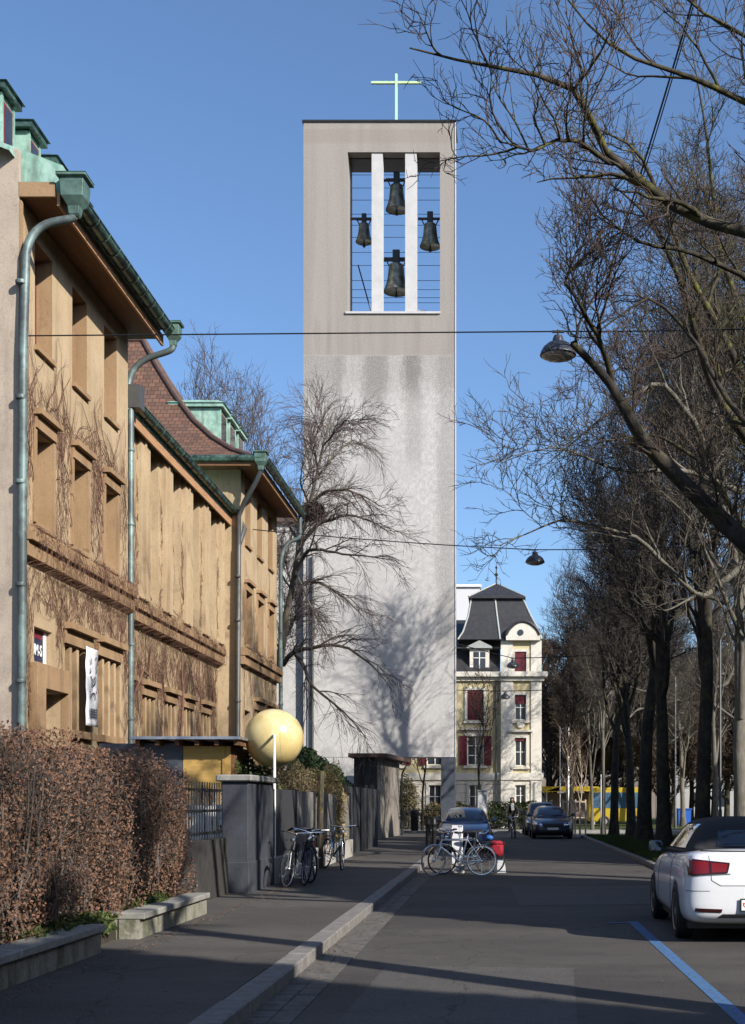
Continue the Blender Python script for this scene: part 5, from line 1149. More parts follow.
w_ = MB(); w_.tube(sag(at(592, 322, 21.2), at(700, -25, 17), .12), .014, 5); w_.tube(sag(at(594, 322, 21.2), at(702, -25, 17), .16), .009, 5)
tag(w_.build('twisted_cable', M['black'], None, base=at(592, 322, 21.2)), 'dark twisted cable slanting steeply through the branches above the nearest lamp', 'cable')
# black bollards
for i, (x, Y) in enumerate(((428.2, 36.5), (434, 36.9))):
    X = (x-VX)/F*Y; bo = thing('bollard', ('black bollard nearest the kerb, behind the front wheel of the silver bicycle', 'black bollard standing closer to the blue car than its twin')[i], 'bollard', (X, Y, 0), 'pair of black bollards')
    MB().lathe([(.09, 0), (.075, .04), (.072, .95), (.08, .96), (.08, 1.0), (.072, 1.01), (.07, 1.1), (.04, 1.16), (.005, 1.18)], (X, Y, 0), 16).build('post', M['black'], bo, smooth=True)
    MB().lathe([(.0735, 0), (.0745, .02), (.0735, .09)], (X, Y, .8), 16).build('band', M['iron'], bo)
# white marker board with dark patches
mk = thing('marker_board', 'upright white board with grey blotches between the bicycles', 'marker', (-.95, 29.0, 0))
n = NT('white board with worn blotches'); a = n.noise(5, 4, .6, 1, 1, .8, 4); c = n.mix(n.step(a, .52, .58), (.60, .61, .64), (.13, .14, .16)); mm = n.out(c, .7)
MB().bbox(-1.08, -.83, 29.0, 29.07, .22, 1.08, .01).build('board', mm, mk)
MB().bbox(-1.12, -.79, 28.9, 29.2, 0, .20, .03).bbox(-1.03, -.88, 28.95, 29.12, .18, .24, .01).build('foot', M['conc'], mk)
# grey cabinet, far fence, bin
cb = thing('utility_cabinet', 'grey street cabinet with pasted posters before the cream house', 'cabinet', (-.95, 69.4, .12))
n = NT('grey cabinet with posters'); a = n.noise(3.5, 3, .5, 1, 1, .7, 9); mm = n.out(n.mix(n.step(a, .5, .55), (.32, .33, .34), (.55, .56, .58)), .6)
MB().bbox(-1.2, -.68, 69.3, 69.7, .12, 2.2, .02).build('body', mm, cb); MB().bbox(-1.24, -.64, 69.26, 69.74, 2.203, 2.28, .02).build('lid', M['alu'], cb)
fr = thing('garden_railing', 'thin dark railing before the cream house shrubs', 'fence', (-3, 71.4, .1))
for zz in (.35, 1.15): MB().box(-9, 2.9, 71.38, 71.42, zz, zz+.04).build('rail', M['iron'], fr)
k = 0; X = -6.6
while X < 2.9: MB().box(X, X+.025, 71.385, 71.415, .1, 1.25).build('bar', M['iron'], fr); X += .14
lb = thing('litter_bin', 'black litter bin standing under the bell tower beside a parked bicycle', 'bin', (-4.6, 67.5, .1))
MB().lathe([(.17, 0), (.2, .05), (.23, .9), (.25, .92), (.25, .97), (.2, 1.08), (.05, 1.15)], (-4.5, 68.6, .12), 14).build('body', M['black'], lb, smooth=True)
MB().box(-4.62, -4.38, 68.34, 68.37, .85, .98).build('opening', M['iron'], lb)
# tall light masts behind
for i, (x, Y, yt, l) in enumerate(((568.5, 73, 668, 'tall light grey mast behind the roof of the dark estate car'), (560, 90, 728, 'shorter grey mast to the house side of the tall one'), (601, 66.5, 776, 'thin white post beside the pale trunk at the minibus'))):
    X = (x-VX)/F*Y; zt = at(x, yt, Y)[2]; t = thing('mast', l, 'mast', (X, Y, .05)); MB().lathe([(a_*(.45 if i == 2 else .8), b_) for a_, b_ in [(.10, 0), (.09, .8), (.065, .85), (.045, zt), (.01, zt+.05)]], (X, Y, .05), 10).build('shaft', M['alu'], t, smooth=True)
    MB().tube([(X, Y, zt-.1), (X+.5, Y, zt+.05)], .03, 6).build('bracket', M['alu'], t)
# tram stop shelter with yellow roof edge
yel = simple('yellow paint', (.42, .30, .02), .5, var=.06)
st = thing('stop_shelter', 'shelter with yellow roof edge behind the parked dark cars', 'shelter', (4.9, 93, .05))
def pt(x, y, Y): return at(x, y, Y)
MB().box(3.0, 7.0, 92, 94.6, 2.42, 2.75).build('roof', yel, st)
MB().prism([(2.9, 92.0, 2.30), (4.2, 92.0, 2.42), (4.2, 92, 2.74)], (0, 2.6, 0)).build('roof_nose', yel, st)
for X in (3.3, 4.9, 6.7):
    for Y in (92.3, 94.3): MB().tube([(X, Y, .05), (X, Y, 2.42)], .05, 8).build('post', M['alu'], st)
MB().box(3.3, 6.7, 94.2, 94.26, .4, 2.3).build('rear_pane', simple('brownish shelter glass', (.16, .125, .115), .25), st)
MB().box(3.6, 6.2, 93.6, 94.0, .5, .56).build('bench', M['wood_stake'], st)
# minibus
mb_ = thing('minibus', 'yellow minibus with a long blue tinted window band behind the tree row', 'minibus', (8.2, 86, 0))
P_ = [(5.9, .35), (5.9, 1.2), (6.05, 2.35), (6.3, 2.6), (9.6, 2.62), (9.85, 2.4), (10.0, 1.2), (10.0, .35)]
MB().prism([(x, 86, z) for x, z in P_], (0, 2.1, 0)).build('body', yel, mb_, bevel=.05)
gb = simple('blue tinted glass', (.06, .12, .19), .1, spec=.8, var=.3)
for (x0, x1) in ((6.2, 7.5), (7.56, 8.8), (8.86, 9.65)): MB().box(x0, x1, 85.975, 85.995, 1.25, 2.28).build('window', gb, mb_)
MB().box(8.5, 8.53, 85.98, 85.996, .4, 1.2).build('door_seam', M['black'], mb_)
for X in (6.9, 9.1):
    wv_ = MB().torus((X, 85.98, .36), .28, .09, 24, 8).build('wheel', M['rubber'], mb_, smooth=True); MB().lathe([(.02, -.03), (.2, -.02), (.22, .05)], (X, 85.95, .36), 16, 'y').build('rim', M['alu'], wv_)
MB().box(5.85, 5.9, 86.2, 86.5, .7, .9).build('headlight', M['chrome'], mb_)
cn = thing('blue_container', 'small bright blue container on the far lawn between two pale trunks', 'container', (12.4, 88, .05))
MB().add([(12.1, 88, .05), (12.9, 88, .05), (12.9, 88.8, .05), (12.1, 88.8, .05), (12.05, 87.95, 1.1), (12.95, 87.95, 1.1), (12.95, 88.85, 1.1), (12.05, 88.85, 1.1)], [(0, 1, 5, 4), (1, 2, 6, 5), (2, 3, 7, 6), (3, 0, 4, 7), (4, 5, 6, 7), (0, 1, 2, 3)]).build('body', simple('blue plastic', (.02, .10, .42), .45), cn)
MB().bbox(12.0, 13.0, 87.9, 88.9, 1.103, 1.22, .03).build('lid', simple('dark blue plastic', (.02, .07, .3), .45), cn)
for i, (y0, y1, h_, l) in enumerate(((-60, -22, 21, 'tall beige block added across the park to cut sky light, behind the viewpoint'), (-20, 14, 19, 'white block added across the park to cut sky light, beside the viewpoint'), (16, 52, 20, 'grey block added across the park to cut sky light, out of view behind the evergreens'))):  # unseen blocks added to hold back sky light from the road
    t = thing('sky_blocking_building', l, 'building', (34, y0, 0)); MB().box(34, 46, y0, y1, 0, h_).build('wall', M['stone3'], t); MB().box(33.6, 46.4, y0-.4, y1+.4, h_, h_+.3).build('roof', M['slate'], t)
    yy = y0+1.5
    while yy < y1-2:
        for zz in range(1, int(h_)-2, 3): MB().box(33.95, 33.99, yy, yy+1.2, zz, zz+1.7).build('window', M['glass'], t)
        yy += 4.4
# buildings closing the far side of the square
fm = [wall_mat('far beige wall', (.22, .18, .155), (.18, .15, .13), (.12, .1, .08), .3), wall_mat('far white wall', (.36, .355, .35), (.30, .30, .29), (.3, .3, .3), .3), wall_mat('far grey wall', (.16, .155, .155), (.13, .125, .125), (.12, .12, .12), .3)]
for i, (x0, x1, h_, Y, l) in enumerate(((3.0, 16, 9.5, 134, 'beige far building beyond the shelter'), (16.3, 30, 12, 136, 'white far building seen between the trunks'), (30.3, 48, 10, 138, 'grey far building behind the wood'), (48.5, 70, 12, 137, 'farthest white building closing the square'), (-60, -27, 13, 120, 'beige building hidden behind the bell tower'))):
    t = thing('far_building', l, 'building', (x0, Y, 0)); MB().box(x0, x1, Y, Y+10, 0, h_).build('wall', fm[(0, 1, 2, 1, 0)[i]], t)
    MB().prism([(x0-.4, Y-.4, h_), (x0-.4, Y+5, h_+3), (x0-.4, Y+10.4, h_)], (x1-x0+.8, 0, 0)).build('roof', M['ridge'], t)
    X = x0+1
    while X < x1-1.6 and i < 4:
        z = 1.2
        while z < h_-1.8: q = MB().box(X, X+1.0, Y-.03, Y-.005, z, z+1.5).build('window', M['glass'], t); z += 3
        X += 2.6
# ================================================================== VEHICLES
def bvh_of(objs):
    dg = bpy.context.evaluated_depsgraph_get(); vs, fs = [], []
    for o in objs:
        e = o.evaluated_get(dg); me = e.to_mesh(); n = len(vs)
        vs += [v.co.copy() for v in me.vertices]; fs += [tuple(i+n for i in p.vertices) for p in me.polygons]; e.to_mesh_clear()
    return BVHTree.FromPolygons(vs, fs)
def patch(bvh, corners, d, mat, name, parent, off=.006, n=10, pull=0, far=6.0, thick=0):
    """curved panel: the quad given in the plane across direction d is pressed onto the body and lifted by off"""
    d = Vector(d).normalized(); a, b, c, e = [Vector(p) for p in corners]; vs = []; ok = []
    for j in range(n+1):
        for i in range(n+1):
            u, v = i/n, j/n; p = (a*(1-u)+b*u)*(1-v)+(e*(1-u)+c*u)*v
            h = bvh.ray_cast(p-d*far, d)
            if h[0] is None: vs.append(p); ok.append(False)
            else: vs.append(h[0]-d*off-0*d); ok.append(True)
    fs = [(j*(n+1)+i, j*(n+1)+i+1, (j+1)*(n+1)+i+1, (j+1)*(n+1)+i) for j in range(n) for i in range(n)]
    fs = [f for f in fs if all(ok[k] for k in f)]
    if not fs: return None
    m = MB(); m.add(vs, fs); o = m.build(name, mat, parent, smooth=True)
    if thick: md = o.modifiers.new('t', 'SOLIDIFY'); md.thickness = thick; md.offset = 0
    return o
def line_on(bvh, pts, d, r, mat, name, parent, n=24, far=6.0):
    d = Vector(d).normalized(); out = []
    pts = [Vector(p) for p in pts]
    for k in range(len(pts)-1):
        for i in range(n if k < len(pts)-2 else n+1):
            p = pts[k].lerp(pts[k+1], i/n); h = bvh.ray_cast(p-d*far, d)
            if h[0] is not None: out.append(h[0]-d*.0005)
    if len(out) < 2: return None
    return MB().tube(out, r, 5).build(name, mat, parent, smooth=True)
def loft(st, ringf, name, mat, parent, sub=2, arches=()):
    """st: stations; ringf(station) -> half ring points (x,z) from the bottom middle to the top middle"""
    m = MB(); rings = []
    for s in st:
        h = ringf(s); ring = [(x, s[0], z) for x, z in h]+[(-x, s[0], z) for x, z in h[-2:0:-1]]
        rings.append(ring)
    k = len(rings[0]); vs = [p for r_ in rings for p in r_]
    fs = [(i*k+j, i*k+(j+1) % k, (i+1)*k+(j+1) % k, (i+1)*k+j) for i in range(len(rings)-1) for j in range(k)]
    fs += [tuple(range(k))[::-1], tuple(range((len(rings)-1)*k, len(rings)*k))]
    m.add(vs, fs); o = m.build(name, mat, parent, smooth=False)
    o.data.shade_smooth()
    md = o.modifiers.new('s', 'SUBSURF'); md.levels = sub; md.render_levels = sub
    if arches:
        cut = MB()
        for (y, r) in arches:
            for sx in (-1, 1): cut.lathe([(r, -.16), (r, .3)], (sx*.82 if sx > 0 else -.82, y, .315), 36, 'x') if sx > 0 else cut.lathe([(r, -.3), (r, .16)], (-.82, y, .315), 36, 'x')
        co_ = cut.build('cutter', M['black'], None); bo = o.modifiers.new('b', 'BOOLEAN'); bo.object = co_; bo.operation = 'DIFFERENCE'; bo.solver = 'EXACT'
        dg = bpy.context.evaluated_depsgraph_get(); me = bpy.data.meshes.new_from_object(o.evaluated_get(dg)); o.modifiers.clear(); o.data = me
        bpy.data.objects.remove(co_)
        me.materials.clear(); me.materials.append(mat)
    return o
def body_ring(s):
    y, W, B, T = s[:4]; Z = s[4] if len(s) > 4 else .62
    return [(0, B), (W*.75, B), (W*.93, B+.03), (W*.985, B+.12), (W, (B+Z)/2+.02), (W*1.0, Z), (W*.975, Z+(T-Z)*.55), (W*.93, T-.05), (W*.84, T-.005), (W*.5, T+.02), (0, T+.03)]
def house_ring(s):
    y, zr, hr, zb, hb = s
    return [(0, zb-.06), (hb*.9, zb-.06), (hb, zb-.02), (hb*.985, zb+.05), (hb+(hr-hb)*.5, zb+(zr-zb)*.5), (hr+.015, zr-.07), (hr-.06, zr-.015), (hr*.5, zr+.02), (0, zr+.028)]
def wheel(parent, x, y, r, sx, rimm):
    w_ = MB(); w_.lathe([(r-.105, -.095), (r-.03, -.105), (r-.004, -.085), (r, -.05), (r, .05), (r-.004, .085), (r-.03, .105), (r-.105, .095)], (x, y, r), 36, 'x'); t = w_.build('wheel', M['rubber'], parent, smooth=True)
    q = MB(); q.lathe([(r-.11, .0), (r-.10, .10*sx), (r-.125, .088*sx), (r-.135, .05*sx)], (x, y, r), 36, 'x'); 
    for k in range(5):
        a = 2*math.pi*k/5; c_, s_ = math.cos(a), math.sin(a)
        p0 = Vector((x+.085*sx, y+.05*c_, r+.05*s_)); p1 = Vector((x+.078*sx, y+(r-.12)*c_, r+(r-.12)*s_)); tn = Vector((0, -s_, c_))
        q.prism([p0-tn*.035, p0+tn*.035, p1+tn*.026, p1-tn*.026], (-.02*sx, 0, 0))
    q.lathe([(.055, .06*sx), (.05, .095*sx), (.0, .097*sx)], (x, y, r), 16, 'x'); q.build('rim', rimm, t, smooth=True)
    q = MB(); q.lathe([(.14, .02*sx), (.14, .035*sx)], (x, y, r), 24, 'x'); q.lathe([(r-.11, -.02*sx), (r-.11, .0)], (x, y, r), 24, 'x'); q.build('brake_disc', M['iron'], t)
def paint(name, c, rough=.28):
    n = NT(name); d = n.noise(5, 4, .6); n.b.inputs['Coat Roughness'].default_value = .06
    return n.out(n.mix(n.m('MULTIPLY', n.step(d, .45, .75), .12), c, tuple(x*.75 for x in c)), rough, .0, .5, .8)
cg = NT('car window glass'); cg.b.inputs['Transmission Weight'].default_value = 0; M['car_glass'] = cg.out((.012, .016, .022), .04, 0, .8, .6)
M['lens_red'] = NT('red lamp lens').out((.16, .004, .006), .25, 0, .4, .2)
M['lens_dark'] = NT('dark smoked lens').out((.03, .004, .004), .25, 0, .4, .2)
M['trim'] = simple('black plastic trim', (.016, .016, .017), .55)
M['seam'] = simple('panel gap', (.01, .01, .01), .9)
def cross_shield(parent, x, y, z, s, sgn):
    q = MB(); q.prism([(x-s, y, z+s), (x+s, y, z+s), (x+s, y, z-s*.2), (x, y, z-s*1.1), (x-s, y, z-s*.2)], (0, .001*sgn, 0)); q.build('shield', simple('red shield', (.6, .02, .03), .5), parent)
    q = MB(); q.box(x-s*.2, x+s*.2, y-.0035 if sgn > 0 else y+.0025, y-.002 if sgn > 0 else y+.004, z-s*.6, z+s*.7); q.box(x-s*.6, x+s*.6, y-.0038 if sgn > 0 else y+.0028, y-.0022 if sgn > 0 else y+.0042, z-s*.15, z+s*.25); q.build('shield_cross', M['frame_w'], parent)
# ---- the white soft-top cabriolet, seen from behind
wc = thing('parked_car', 'white soft-top cabriolet parked in the blue marked bay, seen from behind', 'car')
white = paint('white car paint', (.66, .67, .69), .3)
st = [(.0, .58, .36, .70, .5), (.03, .76, .30, .86, .52), (.09, .845, .25, 1.0, .56), (.2, .878, .21, 1.045, .6), (.7, .89, .2, 1.035, .64), (1.4, .893, .19, 1.0, .64), (2.2, .893, .19, .97, .64), (2.95, .89, .19, .955, .62), (3.4, .885, .2, .90, .60), (3.85, .86, .2, .80, .56), (4.08, .80, .22, .70, .5), (4.18, .66, .26, .60, .46)]
wb = loft(st, body_ring, 'body', white, wc, 2, ((.83, .345), (3.40, .345)))
gst = [(.42, 1.06, .60, 1.02, .70), (.56, 1.18, .575, 1.01, .74), (.84, 1.345, .57, 1.0, .76), (1.3, 1.385, .575, .99, .78), (1.9, 1.395, .58, .97, .79), (2.4, 1.38, .565, .95, .79), (2.8, 1.22, .58, .93, .78), (3.2, 1.0, .60, .90, .76)]
fabric = simple('black roof fabric', (.022, .022, .024), .92, var=.2, scale=30)
wr = loft(gst, house_ring, 'soft_top', fabric, wc, 2)
bb = bvh_of([wb]); br = bvh_of([wr]); ba = bvh_of([wb, wr])
MB().box(-.8, .8, .3, 3.9, .16, .3).build('underbody', M['trim'], wc)
for y in (.83, 3.40):
    for sx in (-1, 1): wheel(wc, sx*.795, y, .315, sx, M['alu'])
patch(br, [(-.46, 0, 1.085), (.46, 0, 1.085), (.40, 0, 1.265), (-.40, 0, 1.265)], (0, 1, 0), M['car_glass'], 'rear_window', wc, .008)
for sx in (-1, 1):
    patch(br, [(0, .98, 1.05), (0, 2.95, 1.02), (0, 2.50, 1.30), (0, 1.14, 1.33)], (-sx, 0, 0), M['car_glass'], 'side_window', wc, .006, 14)
    # tail lamp wraps the corner
    o = patch(bb, [(sx*.40, 0, .80), (sx*.85, 0, .765), (sx*.87, 0, .965), (sx*.37, 0, .915)], (0, 1, 0), M['lens_dark'], 'tail_light', wc, .012, 16)
    if o:
        patch(bb, [(sx*.42, 0, .815), (sx*.58, 0, .805), (sx*.58, 0, .915), (sx*.40, 0, .90)], (0, 1, 0), M['lens_red'], 'lamp_lens', o, .016, 8)
        patch(bb, [(sx*.61, 0, .80), (sx*.83, 0, .785), (sx*.84, 0, .94), (sx*.61, 0, .925)], (0, 1, 0), M['lens_red'], 'lamp_lens', o, .016, 8)
        line_on(bb, [(sx*.37, 0, .79), (sx*.84, 0, .765)], (0, 1, 0), .008, M['chrome'], 'lamp_rim', o)
    patch(bb, [(sx*.47, 0, .36), (sx*.76, 0, .37), (sx*.76, 0, .41), (sx*.46, 0, .40)], (0, 1, 0), M['lens_dark'], 'reflector', wc, .008)
    # door gaps, handle, sill strip
    line_on(bb, [(0, 1.42, .96), (0, 1.30, .5), (0, 1.40, .28)], (-sx, 0, 0), .004, M['seam'], 'door_gap', wc)
    line_on(bb, [(0, 2.72, .93), (0, 2.74, .28)], (-sx, 0, 0), .004, M['seam'], 'door_gap', wc)
    patch(bb, [(0, 1.5, .80), (0, 1.72, .80), (0, 1.72, .83), (0, 1.5, .83)], (-sx, 0, 0), white, 'door_handle', wc, .03, 4)
    line_on(ba, [(0, .75, 1.015), (0, 2.9, .985)], (-sx, 0, 0), .012, M['trim'], 'window_trim', wc)
    m_ = MB(); m_.bbox(sx*.93-.085, sx*.93+.085, 2.60, 2.72, .95, 1.09, .03); mo = m_.build('wing_mirror', paint('dark mirror cap', (.10, .12, .16)), wc, smooth=True); MB().box(min(sx*.78, sx*.9), max(sx*.78, sx*.9), 2.63, 2.69, .95, .985).build('mirror_arm', M['trim'], mo)
    MB().box(sx*.93-.065, sx*.93+.065, 2.592, 2.598, .965, 1.075).build('mirror_glass', M['car_glass'], mo)
line_on(bb, [(-.60, 0, .99), (-.58, 0, .72), (-.48, 0, .66), (.48, 0, .66), (.58, 0, .72), (.60, 0, .99)], (0, 1, 0), .004, M['seam'], 'boot_gap', wc)
line_on(bb, [(-.85, 0, .60), (-.60, 0, .60)], (0, 1, 0), .0035, M['seam'], 'bumper_gap', wc); line_on(bb, [(.85, 0, .60), (.60, 0, .60)], (0, 1, 0), .0035, M['seam'], 'bumper_gap', wc)
patch(bb, [(-.52, 0, .30), (.52, 0, .30), (.46, 0, .345), (-.46, 0, .345)], (0, 1, 0), M['trim'], 'rear_valance', wc, .01)
pl = MB().bbox(-.27, .27, -.028, -.012, .375, .52, .004).build('licence_plate', M['trim'], wc); MB().box(-.255, .255, -.032, -.0285, .39, .505).build('plate_face', M['frame_w'], pl); cross_shield(pl, -.215, -.0325, .448, .026, 1)
MB().lathe([(.035, 0), (.05, .0), (.05, .012), (.035, .014)], (0, -.01, .86), 20, 'y').build('round_badge', M['chrome'], wc)
line_on(ba, [(-.66, 0, 1.035), (.66, 0, 1.035)], (0, 1, 0), .012, M['trim'], 'roof_seal', wc)
MB().box(-.6, .6, 1.5, 1.7, .9, 1.2).build('seat_row', M['trim'], wc)
wc.location = (2.93, 14.42, 0); wc.rotation_euler = (0, 0, R(-1.0))
# ---- cars seen from the front
def front_car(label, color, loc, rz, kind='hatch', W=.87, L_=4.2, Hh=1.45, grp=None):
    t = thing('parked_car', label, 'car'); p = paint('paint '+label[:20], color)
    k = W/.87
    st = [(.0, .60*k, .30, .62, .46), (.05, .74*k, .24, .68, .5), (.2, .83*k, .2, .76, .56), (.6, .86*k, .19, .86, .6), (1.1, .87*k, .19, .95, .62), (1.6, .87*k, .19, .98, .64), (2.6, .87*k, .19, 1.0, .64), (3.6, .86*k, .2, 1.02, .64), (L_-.12, .80*k, .26, .98, .6), (L_, .70*k, .34, .85, .6)]
    b = loft(st, body_ring, 'body', p, t, 2, ((.78, .345), (L_-.86, .345)))
    rear = L_-.15 if kind == 'estate' else L_-.3
    g_ = [(.95, .98, .60*k, .92, .76*k), (1.35, 1.2, .585*k, .94, .78*k), (1.75, Hh-.06, .57*k, .95, .79*k), (2.2, Hh, .57*k, .96, .79*k), (3.0, Hh, .565*k, .97, .79*k), (rear-.35, Hh-.05, .55*k, .98, .77*k), (rear, 1.1, .56*k, .99, .72*k)]
    r_ = loft(g_, house_ring, 'roof', p, t, 2)
    bb = bvh_of([b]); br = bvh_of([r_])
    patch(br, [(-.60*k, 0, 1.0), (.60*k, 0, 1.0), (.53*k, 0, Hh-.09), (-.53*k, 0, Hh-.09)], (0, 1, 0), M['car_glass'], 'windscreen', t, .01, 14)
    patch(br, [(-.52*k, 0, 1.12), (.52*k, 0, 1.12), (.46*k, 0, Hh-.12), (-.46*k, 0, Hh-.12)], (0, -1, 0), M['car_glass'], 'rear_window', t, .01, 8)
    for sx in (-1, 1):
        patch(br, [(0, 1.25, 1.0), (0, 2.28, 1.02), (0, 2.25, Hh-.11), (0, 1.80, Hh-.12)], (-sx, 0, 0), M['car_glass'], 'side_window', t, .008)
        patch(br, [(0, 2.36, 1.02), (0, rear-.45, 1.05), (0, rear-.6, Hh-.12), (0, 2.34, Hh-.11)], (-sx, 0, 0), M['car_glass'], 'side_window', t, .008)
        h = patch(bb, [(sx*.46*k, 0, .60), (sx*.78*k, 0, .64), (sx*.80*k, 0, .78), (sx*.50*k, 0, .70)], (0, 1, 0), M['chrome'], 'headlight', t, .012)
        if h: patch(bb, [(sx*.56*k, 0, .64), (sx*.68*k, 0, .65), (sx*.68*k, 0, .72), (sx*.56*k, 0, .70)], (0, 1, 0), M['glass'], 'lamp_lens', h, .016, 4)
        patch(bb, [(sx*.55*k, 0, .32), (sx*.70*k, 0, .33), (sx*.70*k, 0, .40), (sx*.55*k, 0, .39)], (0, 1, 0), M['trim'], 'fog_lamp', t, .01, 4)
        m_ = MB(); m_.bbox(sx*(W+.09)-.10, sx*(W+.09)+.10, 1.28, 1.40, .98, 1.12, .03); mo = m_.build('wing_mirror', p, t, smooth=True); MB().box(min(sx*W*.86, sx*W), max(sx*W*.86, sx*W), 1.30, 1.36, .97, 1.0).build('mirror_arm', M['trim'], mo)
        for y in (.78, L_-.86): wheel(t, sx*(W-.085), y, .315, sx, M['alu'])
        line_on(bb, [(0, 1.3, .9), (0, 1.28, .3)], (-sx, 0, 0), .004, M['seam'], 'door_gap', t); line_on(bb, [(0, 2.32, .95), (0, 2.30, .3)], (-sx, 0, 0), .004, M['seam'], 'door_gap', t)
    patch(bb, [(-.42*k, 0, .50), (.42*k, 0, .50), (.44*k, 0, .66), (-.44*k, 0, .66)], (0, 1, 0), M['trim'], 'grille', t, .008)
    patch(bb, [(-.50*k, 0, .27), (.50*k, 0, .27), (.46*k, 0, .38), (-.46*k, 0, .38)], (0, 1, 0), M['trim'], 'lower_intake', t, .008)
    q = MB().box(-.25, .25, -.03, -.018, .40, .50).build('licence_plate', M['frame_w'], t); cross_shield(q, -.21, -.032, .45, .022, 1)
    MB().box(-.72*k, .72*k, .35, L_-.35, .15, .3).build('underbody', M['trim'], t)
    if kind == 'estate':
        for sx in (-1, 1): MB().tube([(sx*.5*k, 1.7, Hh+.02), (sx*.5*k, 1.75, Hh+.07), (sx*.5*k, 3.6, Hh+.07), (sx*.5*k, 3.65, Hh+.0)], .015, 6).build('roof_rail', M['alu'], t)
    MB().tube([(.1, 3.0, Hh+.02), (.1, 3.15, Hh+.22)], .008, 5).build('aerial', M['trim'], t)
    t.location = loc; t.rotation_euler = (0, 0, rz); return t
blue = (.05, .09, .20)
front_car('metallic blue hatchback parked behind the leaning bicycles, facing the viewer', blue, (-1.14, 41.0, 0), R(0), 'hatch', .87, 4.1, 1.43)
front_car('dark navy saloon parked before the tree row, front of the two', (.022, .03, .055), (2.32, 57.0, 0), R(1), 'hatch', .88, 4.4, 1.44)
front_car('dark estate car with roof rails parked directly behind the navy saloon', (.035, .05, .085), (2.10, 62.4, 0), R(1), 'estate', .88, 4.6, 1.62)

